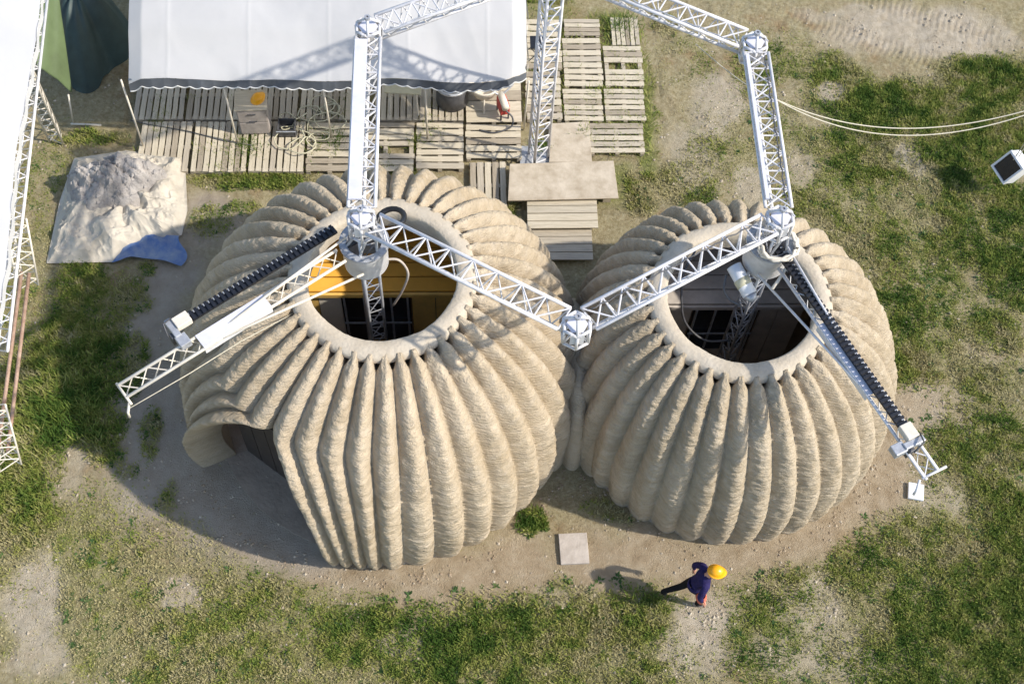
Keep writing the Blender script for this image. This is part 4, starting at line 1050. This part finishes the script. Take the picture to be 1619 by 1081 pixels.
# crate-like stand by the cabinet
s0 = at(455, 208, .1)
stn = empty('black_crate', (s0.x, s0.y, .11)); set_props(stn, 'small black open crate on the pallet right of the cabinet', 'crate')
for (c, d) in (((0, -.15, .11), (.34, .02, .22)), ((0, .15, .11), (.34, .02, .22)), ((-.17, 0, .11), (.02, .32, .22)), ((.17, 0, .11), (.02, .32, .22)), ((0, 0, .01), (.34, .32, .02))):
    MB().box(c, d).build('panel', M['dark_steel'], stn)
MB().tube([(-.2, -.2, .23), (.2, -.2, .23)], .012, 6).build('handle', M['zinc'], stn)
# pale hose in loose loops
hz = at(498, 205, .14)
mb = MB(); pts = []
rh = random.Random(9)
for k in range(150):
    a = k * 0.42; r_ = .26 + .14 * math.sin(k * .13) + rh.uniform(-.02, .02)
    cx_ = hz.x - .12 + .42 * math.sin(k * .035); cy_ = hz.y + .10 + .52 * math.sin(k * .045 + .3)
    pts.append((cx_ + r_ * math.cos(a), cy_ + r_ * .8 * math.sin(a), .135 + .03 * (1 + math.sin(k * .7)) + .0004 * k))
mb.tube(pts, .014, 6)
o = mb.build('hose', M['hose'], None, True); set_props(o, 'pale hose heaped in loose loops on the pallets at the third tent pole', 'hose')
# trestle table
t0 = at(640, 185, .1)
tr = empty('trestle_table', (t0.x, t0.y + .25, .11), R(-4)); set_props(tr, 'olive topped trestle table half under the tent edge', 'table')
MB().box((0, .05, .70), (.75, .55, .03)).build('top', M['hose'], tr)
for sx in (-1, 1):
    for sy in (-1, 1): MB().tube([(sx * .30, .05 + sy * .24, 0), (sx * .26, .05 + sy * .18, .69)], .022, 8).build('leg', M['cream_paint'], tr)
# dark tank and cream basin frame, red machine
d0 = at(715, 165, .1)
dk = empty('steel_tank', (d0.x, d0.y + .1, .11)); set_props(dk, 'dark round steel tank in the shade of the tent', 'tank')
MB().lathe([(.001, .55), (.30, .55), (.34, .52), (.34, .02), (.30, 0)], 28).build('drum', M['dark_steel'], dk, True)
MB().lathe([(.30, .56), (.355, .56), (.355, .52), (.30, .52)], 28, (0, 0, 0), True).build('lid_ring', M['zinc'], dk, True)
b0 = at(765, 165, .1)
bs = empty('mixer', (b0.x, b0.y + .1, .11)); set_props(bs, 'cream mixing trough on bent legs under the tent corner', 'mixer')
MB().lathe([(.001, .30), (.22, .32), (.30, .55), (.33, .56), (.33, .52), (.24, .28), (.001, .26)], 28).build('trough', M['cream_paint'], bs, True)
for k in range(3):
    a = R(30 + 120 * k); MB().tube([(.22 * math.cos(a), .22 * math.sin(a), .34), (.36 * math.cos(a), .36 * math.sin(a), 0)], .02, 8).build('leg', M['cream_paint'], bs)
MB().tube(smooth([(-.2, 0, .56), (.0, -.1, .62), (.3, -.22, .45), (.55, -.1, .55), (.7, .1, .75)]), .022, 8).build('hose', M['zinc'], bs, True)
r0 = at(795, 190, .1)
rm = empty('red_machine', (r0.x, r0.y + .15, .11), R(15)); set_props(rm, 'small red pump machine with a hose at the right front tent pole', 'pump')
bevel(MB().box((0, 0, .30), (.20, .34, .26)).build('body', M['red'], rm), .02)
MB().tube([(0, -.2, .42), (0, .2, .42)], .08, 16).build('motor', M['cream_paint'], rm, True)
for sx in (-1, 1):
    for sy in (-1, 1): MB().box((sx * .08, sy * .14, .09), (.03, .03, .18)).build('leg', M['dark_steel'], rm)
MB().tube(smooth([(0, -.18, .34), (.12, -.30, .2), (.05, -.42, .06), (-.3, -.45, .03), (-.6, -.3, .03)]), .018, 8).build('hose', M['dark_steel'], rm, True)
k0 = at(847, 88, .1)
kc = empty('folding_stool', (k0.x, k0.y, .11)); set_props(kc, 'black folding stool on the pallets beside the right edge of the tent', 'stool')
MB().box((0, 0, .40), (.28, .34, .03)).build('seat', M['black_plastic'], kc)
for sy in (-1, 1):
    MB().tube([(-.15, sy * .16, 0), (.13, sy * .16, .39)], .012, 6).build('leg', M['dark_steel'], kc); MB().tube([(.15, sy * .15, 0), (-.13, sy * .15, .39)], .012, 6).build('leg', M['dark_steel'], kc)
# cable lying across the deck
o = MB().tube([(at(*p, .13)) for p in ((205, 190), (235, 197), (300, 208), (350, 222), (400, 230))], .008, 6).build('power_cable', M['dark_steel'], None, True); set_props(o, 'thin dark cable lying across the front left pallets', 'cable')

# ------------------------------------------------------------------ paving slabs
for (px, py, s_, z_, lab) in ((907, 868, .50, .03, 'square pale paving slab on the trodden earth in front of the gap between the domes'), (1447, 778, .28, .04, 'small white slab on the ground under the tip of the right printing arm')):
    g = at(px, py); o = bevel(MB().box((0, 0, 0), (s_, s_ * 1.12, .06)).build('paving_slab', M['paver'] if px < 1000 else M['white_plastic'], None), .008)
    o.location = (g.x, g.y, ground_z(g.x, g.y) + z_); o.rotation_euler[2] = R(2 if px < 1000 else -12); set_props(o, lab, 'slab')

# ------------------------------------------------------------------ the walking person
def person():
    base = at(1080, 948); base.z = ground_z(base.x, base.y)
    t = empty('person', base, 0); set_props(t, 'person in dark navy clothes and orange helmet striding past the smaller dome', 'person')
    # local axes: +x walking direction (to the right), y away from the camera
    J = dict(pelvis=(0.10, 0.0, .90), waist=(.13, 0, 1.05), chest=(.17, 0, 1.25), neckb=(.22, 0, 1.41), neck=(.26, 0, 1.48), head0=(.29, 0, 1.55), head1=(.32, 0, 1.65),
             hipR=(.10, -.10, .88), kneeR=(.30, -.11, .50), ankR=(.22, -.11, .10), toeR=(.42, -.12, .05),
             hipL=(.08, .10, .88), kneeL=(-.10, .10, .50), ankL=(-.42, .10, .20), toeL=(-.32, .11, .05),
             shR=(.18, -.20, 1.36), elR=(.10, -.31, 1.10), wrR=(.20, -.33, .88),
             shL=(.18, .20, 1.36), elL=(.06, .30, 1.12), wrL=(.10, .30, .88))
    rad = dict(pelvis=(.15, .12), waist=(.145, .11), chest=(.165, .125), neckb=(.10, .09), neck=(.062, .062), head0=(.085, .095), head1=(.095, .105),
               hipR=(.10, .10), kneeR=(.068, .068), ankR=(.052, .052), toeR=(.04, .04), hipL=(.10, .10), kneeL=(.068, .068), ankL=(.052, .052), toeL=(.04, .04),
               shR=(.078, .078), elR=(.058, .058), wrR=(.038, .038), shL=(.078, .078), elL=(.058, .058), wrL=(.038, .038))
    E_ = [('pelvis', 'waist'), ('waist', 'chest'), ('chest', 'neckb'), ('neckb', 'neck'), ('neck', 'head0'), ('head0', 'head1'), ('pelvis', 'hipR'), ('hipR', 'kneeR'), ('kneeR', 'ankR'), ('ankR', 'toeR'),
          ('pelvis', 'hipL'), ('hipL', 'kneeL'), ('kneeL', 'ankL'), ('ankL', 'toeL'), ('chest', 'shR'), ('shR', 'elR'), ('elR', 'wrR'), ('chest', 'shL'), ('shL', 'elL'), ('elL', 'wrL')]
    keys = list(J); me = bpy.data.meshes.new('body'); me.from_pydata([J[k] for k in keys], [(keys.index(a), keys.index(b_)) for a, b_ in E_], [])
    o = bpy.data.objects.new('body', me); col.objects.link(o); o.parent = t
    o.modifiers.new('skin', 'SKIN')
    sk = me.skin_vertices[0].data
    for i, k in enumerate(keys): sk[i].radius = rad[k]; sk[i].use_root = (k == 'pelvis')
    s2 = o.modifiers.new('sub', 'SUBSURF'); s2.levels = s2.render_levels = 2
    bpy.context.view_layer.update()
    dg = bpy.context.evaluated_depsgraph_get(); ev = bpy.data.meshes.new_from_object(o.evaluated_get(dg))
    o.modifiers.clear(); o.data = ev; ev.name = 'body'
    ev.materials.clear()
    for k in ('navy', 'black_cloth', 'skin', 'shoe'): ev.materials.append(M[k])
    for p in ev.polygons:
        c_ = p.center; p.use_smooth = True
        if c_.z > 1.47 or (c_.z < .97 and c_.z > .8 and abs(c_.y) > .27): p.material_index = 2
        elif c_.z < .10: p.material_index = 3
        elif c_.z < .88: p.material_index = 1
        else: p.material_index = 0
    # face
    f = MB(); f.tube([(.415, 0, 1.61), (.455, 0, 1.56), (.42, 0, 1.545)], [.012, .022, .012], 8); f.build('nose', M['skin'], o, True)
    for sy in (-1, 1):
        MB().lathe([(.001, .012), (.012, 0), (.001, -.012)], 8, (.415, sy * .035, 1.615)).build('eye', M['black_glass'], o, True)
        MB().tube([(.30, sy * .10, 1.62), (.30, sy * .11, 1.58), (.31, sy * .10, 1.55)], .015, 6).build('ear', M['skin'], o, True)
    MB().tube([(.418, -.025, 1.515), (.426, 0, 1.513), (.418, .025, 1.515)], .006, 6).build('mouth', M['coral'], o, True)
    # hair under the helmet
    # hands
    for s_, w in ((-1, Vector(J['wrR'])), (1, Vector(J['wrL']))):
        e_ = Vector(J['elR' if s_ < 0 else 'elL']); d = (w - e_).normalized(); sdv_ = Vector((0, 1, 0)); nrm = d.cross(sdv_).normalized()
        h = MB(); h.tube([w - d * .02, w + d * .03, w + d * .08], [.03, .042, .036], 10)
        for i, (off, ln) in enumerate(((-.03, .065), (-.01, .08), (.01, .075), (.03, .058))):
            b0_ = w + d * .08 + sdv_ * off; h.tube([b0_ - d * .01, b0_ + d * ln * .45, b0_ + d * ln * .75 + nrm * -.022, b0_ + d * ln * .8 + nrm * -.045], [.0095, .009, .0085, .006], 6)
        tb = w + d * .03 - sdv_ * .035 * s_; h.tube([tb, tb + d * .035 - sdv_ * .025 * s_, tb + d * .06 - sdv_ * .028 * s_ - nrm * .015], [.012, .0105, .008], 6)
        h.build('hand', M['skin'], o, True)
    hm_ = helmet_mb(.128); hobj = hm_.build('helmet', M['helmet'], t, True, (.335, 0, 1.63)); hobj.rotation_euler = (0, R(14), 0)
    rb = MB(); rb.box((0, 0, .145), (.22, .03, .018)); 
    # jacket hem and collar
    MB().lathe([(.155, .86), (.172, .86), (.165, .97), (.15, .98)], 20).build('jacket_hem', M['navy'], t, True).location = (.11, 0, 0)
    t.scale = (.92, .92, .92)
    return t, base
pr_, pb0 = person()
bag = empty('red_bag', (pb0.x + .30, pb0.y - .14, pb0.z + .62)); set_props(bag, 'small coral red bag held in front of the walking person', 'bag')
mb = MB(); mb.grid(lambda u, v: ((.06 + .03 * math.sin(v * 3.1)) * math.cos(u * 6.2832), (.10 + .04 * math.sin(v * 3.1)) * math.sin(u * 6.2832) + .012 * math.sin(v * 9), v * .26), 20, 10); mb.build('pouch', M['coral'], bag, True)
MB().tube([(0, -.08, .25), (.0, -.14, .31), (.02, -.19, .29)], .01, 6).build('strap', M['coral'], bag, True)
bag.location = (pb0.x + .17, pb0.y - .17, pb0.z + .62)

# ------------------------------------------------------------------ grass, weeds, straw, pebbles (nobody could count them)
def leaf_mat(name, stops, trans=0.25):
    m = bpy.data.materials.new(name); m.use_nodes = True
    n_ = m.node_tree.nodes; l_ = m.node_tree.links; b_ = n_['Principled BSDF']; b_.inputs['Roughness'].default_value = .7; b_.inputs['Specular IOR Level'].default_value = .2
    a_ = n_.new('ShaderNodeAttribute'); a_.attribute_name = 'tint'
    q = n_.new('ShaderNodeValToRGB'); e = q.color_ramp.elements
    e[0].position, e[0].color = stops[0][0], (*stops[0][1], 1); e[1].position, e[1].color = stops[-1][0], (*stops[-1][1], 1)
    for p_, c_ in stops[1:-1]: e.new(p_).color = (*c_, 1)
    l_.new(a_.outputs['Fac'], q.inputs[0]); l_.new(q.outputs[0], b_.inputs['Base Color'])
    tr_ = n_.new('ShaderNodeBsdfTranslucent'); l_.new(q.outputs[0], tr_.inputs[0]); mx = n_.new('ShaderNodeMixShader'); mx.inputs[0].default_value = trans
    l_.new(b_.outputs[0], mx.inputs[1]); l_.new(tr_.outputs[0], mx.inputs[2]); l_.new(mx.outputs[0], n_['Material Output'].inputs['Surface'])
    return m
GM = leaf_mat('grass_blades', [(0.0, (0.065, 0.125, 0.02)), (0.35, (0.18, 0.235, 0.045)), (0.62, (0.31, 0.32, 0.085)), (0.82, (0.345, 0.325, 0.13)), (1.0, (0.42, 0.375, 0.20))])
def zat(x, y):
    i = np.clip(np.searchsorted(gx, x), 1, nx - 1); j = np.clip(np.searchsorted(gy, y), 1, ny - 1)
    return GZ[j, i]
def scatter(n_try, dens_fn, lim=(-12.2, 11.8, -8.2, 8.9), seed=1):
    g = np.random.default_rng(seed)
    x = g.uniform(lim[0], lim[1], n_try); y = g.uniform(lim[2], lim[3], n_try)
    ix_ = np.clip(np.searchsorted(gx, x), 1, nx - 1); iy_ = np.clip(np.searchsorted(gy, y), 1, ny - 1)
    cv = tuple(q[iy_, ix_] for q in (gG, gL, gT, gB, gP)); d = dens_fn(x, y, *cv)
    k = g.random(n_try) < d
    # nothing grows through decks, heap, houses (a few weeds do come up through the slats)
    dk_ = ((x > -8.45) & (x < 2.5) & (y > 3.25) & (y < 7.9) & (g.random(n_try) > .05)) | ((x > -.25) & (x < 1.75) & (y > .95) & (y < 3.9) & (g.random(n_try) > .01))
    k &= ~dk_
    k &= ~((np.hypot(x - tcx, (y - tcy)) < 1.35))
    k &= ~((np.abs(x - .3) < .3) & (np.abs(y + 4.88) < .35))
    return x[k], y[k], cv[0][k], cv[1][k], g
def blades(name, x, y, hgt, wid, tint, lean, g, m):
    n_ = len(x); z = zat(x, y) - .006
    a = g.uniform(0, 2 * np.pi, n_); dx, dy = np.cos(a), np.sin(a)
    px, py = -dy * wid / 2, dx * wid / 2
    tipx = x + dx * lean * hgt; tipy = y + dy * lean * hgt
    V = np.empty((n_, 4, 3), np.float32)
    mx_, my_ = x + dx * lean * hgt * .4, y + dy * lean * hgt * .4; hz_ = hgt * np.sqrt(np.clip(1 - (lean * .8) ** 2, .1, 1))
    V[:, 0] = np.stack([x, y, z], -1); V[:, 1] = np.stack([mx_ + px, my_ + py, z + hz_ * .55], -1)
    V[:, 2] = np.stack([tipx, tipy, z + hz_], -1); V[:, 3] = np.stack([mx_ - px, my_ - py, z + hz_ * .55], -1)
    F3 = np.arange(n_ * 4).reshape(-1, 4)
    me = fast_mesh(name, V.reshape(-1, 3), F3, m, False)
    at2 = me.attributes.new('tint', 'FLOAT', 'POINT'); at2.data.foreach_set('value', np.repeat(tint, 4).astype(np.float32))
    o = bpy.data.objects.new(name, me); col.objects.link(o); return o
TF = fbm
x, y, gg, ls, g = scatter(2500000, lambda x, y, G, L, T, B, P: np.clip(G * .75, 0, 1), seed=5)
big = TF(x * .8, y * .8, 3, 90)
left_rank = np.clip(1.2 - np.hypot(x + 8.9, (y + 2.4) / 1.6) / 1.1, 0, 1)
h = (.035 + .06 * g.random(len(x)) ** 1.5) * (.65 + .8 * ls) * (1 + 1.6 * left_rank)
tint = np.clip(.74 - .40 * ls * gg + (big - .5) * 1.5 + (TF(x * 5, y * 5, 3, 91) - .5) * 1.5 + g.normal(0, .10, len(x)) - .2 * left_rank, 0, 1)
o = blades('grass', x, y, h, .012 + .016 * g.random(len(x)), tint, .2 + 1.0 * g.random(len(x)), g, GM)
set_props(o, 'patchy green and yellowing grass growing around the domes', 'grass', kind='stuff')
x, y, gg, ls, g = scatter(150000, lambda x, y, G, L, T, B, P: np.clip(.06 * T + .06 * L * (1 - G) + .02, 0, 1) * (1 - P) * (1 - B * .8), seed=8)
o = blades('dry_grass', x, y, .02 + .05 * g.random(len(x)), .007 + .010 * g.random(len(x)), np.clip(.80 + g.normal(0, .15, len(x)), 0, 1), .8 + .9 * g.random(len(x)), g, GM)
set_props(o, 'dry straw coloured stalks lying among the grass', 'dry grass', kind='stuff')
# broad leaved weeds: rosettes
WM = leaf_mat('weed_leaves', [(0, (.03, .075, .025)), (.5, (.07, .13, .035)), (1, (.16, .21, .07))])
x, y, gg, ls, g = scatter(42000, lambda x, y, G, L, T, B, P: np.clip(G * G * .55 + (P > .3) * (L > .4) * .25, 0, 1), seed=12)
reps = 7
X7 = np.repeat(x, reps) + g.normal(0, .012, len(x) * reps); Y7 = np.repeat(y, reps) + g.normal(0, .012, len(x) * reps)
sz = np.repeat(.03 + .05 * g.random(len(x)), reps); tn = np.repeat(g.random(len(x)), reps) * .7 + .3 * g.random(len(x) * reps)
o = blades('weeds', X7, Y7, sz, sz * .55, tn, .9 + .5 * g.random(len(X7)), g, WM); set_props(o, 'small broad leaved weeds in the grass and trodden earth', 'weeds', kind='stuff')
xs, ys = [], []
g = np.random.default_rng(77)
dx0, dx1 = at(832, 150, .1).x, at(1022, 150, .1).x
dy0, dy1 = at(930, 243, .1).y, at(930, 40, .1).y
x = g.uniform(dx0, dx1 + .1, 60000); y = g.uniform(dy0, dy1 + .3, 60000)
k = (fbm(x * 2.2, y * 2.2, 4, 55) > .50 - .10 * (x > at(950, 150, .1).x)) & (g.random(60000) < .09) & ~((x < at(935, 220, .1).x) & (y < at(900, 192, .1).y))
x, y = x[k], y[k]
o = blades('deck_weeds', x, y, .15 + .09 * g.random(len(x)), .010 + .012 * g.random(len(x)), np.clip(.55 + g.normal(0, .2, len(x)), 0, 1), .5 + .7 * g.random(len(x)), g, GM)
set_props(o, 'olive weeds coming up between the slats of the pallet deck', 'weeds', kind='stuff')
x = g.uniform(at(210, 230, .1).x, at(735, 230, .1).x, 26000); y = g.uniform(at(400, 272, .1).y, at(400, 150, .1).y, 26000)
k = (fbm(x * 1.9, y * 1.9, 4, 58) > .60) & (g.random(26000) < .25)
x, y = x[k], y[k]
o = blades('deck_weeds', x, y, .15 + .08 * g.random(len(x)), .010 + .012 * g.random(len(x)), np.clip(.45 + g.normal(0, .2, len(x)), 0, 1), .2 + .6 * g.random(len(x)), g, GM)
set_props(o, 'weeds coming up between the slats in front of the tent', 'weeds', kind='stuff')
# tall tufts on the deck and by the steps, each growing up through the pallets
def tuft(px, py, r_, n_, h_, label, z=.0, tintc=.15):
    g = np.random.default_rng(int(px)); c_ = at(px, py, z)
    x = c_.x + g.normal(0, r_, n_); y = c_.y + g.normal(0, r_ * .8, n_)
    o = blades('grass_tuft', x, y, h_ * (.5 + .7 * g.random(n_)), np.full(n_, .015), np.clip(tintc + g.normal(0, .15, n_), 0, 1), .3 + 1.0 * g.random(n_), g, GM)
    set_props(o, label, 'grass tuft', 'tufts growing up through the pallets'); return o
tuft(392, 236, .20, 700, .24, 'bright tuft growing in front of the grey cabinet')
tuft(527, 228, .13, 350, .25, 'green tuft growing at the foot of the third tent pole')
tuft(660, 228, .09, 260, .22, 'olive tuft growing beside the fourth tent pole', tintc=.45)
tuft(985, 45, .18, 600, .26, 'leafy tuft covering the small pallet behind the deck')
tuft(950, 150, .12, 260, .22, 'weed tuft between the two columns of pallets right of the mast', tintc=.4)
tuft(925, 215, .10, 200, .22, 'weed tuft at the corner of the plywood square', tintc=.4)
tuft(990, 190, .16, 220, .2, 'weeds at the right edge of the deck, middle row', tintc=.45)
tuft(855, 235, .10, 300, .2, 'dark tuft at the base of the crane mast behind the domes')
# pebbles
def pebbles(name, n_try, fn, lo, hi, m, label, seed):
    x, y, gg, ls, g = scatter(n_try, fn, seed=seed)
    n_ = len(x); z = zat(x, y); s_ = lo + (hi - lo) * g.random(n_) ** 3
    base8 = np.array([[1, 0, 0], [-1, 0, 0], [0, 1, 0], [0, -1, 0], [0, 0, 1], [0, 0, -1]], float)
    jit = base8[None] * (s_[:, None, None] * g.uniform(.6, 1.3, (n_, 6, 1)))
    ra = g.uniform(0, 6.28, n_); ca2, sa2 = np.cos(ra)[:, None], np.sin(ra)[:, None]
    V = np.empty((n_, 6, 3)); V[:, :, 0] = jit[:, :, 0] * ca2 - jit[:, :, 1] * sa2 + x[:, None]; V[:, :, 1] = jit[:, :, 0] * sa2 + jit[:, :, 1] * ca2 + y[:, None]; V[:, :, 2] = jit[:, :, 2] * .6 + z[:, None] + s_[:, None] * .2
    fb = np.array([(0, 2, 4), (2, 1, 4), (1, 3, 4), (3, 0, 4), (2, 0, 5), (1, 2, 5), (3, 1, 5), (0, 3, 5)])
    Fp = (np.arange(n_)[:, None, None] * 6 + fb[None]).reshape(-1, 3)
    o = bpy.data.objects.new(name, fast_mesh(name, V.reshape(-1, 3), Fp, m)); col.objects.link(o); set_props(o, label, 'pebbles', kind='stuff')
gpx = at(1120, 1000)
pebbles('pebbles', 110000, lambda x, y, G, L, T, B, P: np.clip(.10 + .25 * B + .5 * np.exp(-((x - gpx.x) ** 2 + (y - gpx.y) ** 2) / .7) + .08 * P, 0, 1) * (fbm(x * 2, y * 2, 3, 6) > .45), .006, .04, M['pebble'], 'small stones and clods scattered over the bare earth', 21)

def near_wall(x, y):
    a = np.exp(-((np.hypot(x + 3.05, y + 1.84) - 3.62) / .12) ** 2); b2 = np.exp(-((np.hypot(x - 3.12, y + 1.9) - 3.12) / .12) ** 2)
    return np.maximum(a, b2)
pebbles('clods', 160000, lambda x, y, G, L, T, B, P: np.clip(.8 * near_wall(x, y) * (fbm(x * 3, y * 3, 3, 8) > .47), 0, 1), .006, .035, M['clod'], 'brown crumbs of earth along the foot of the domes', 31)
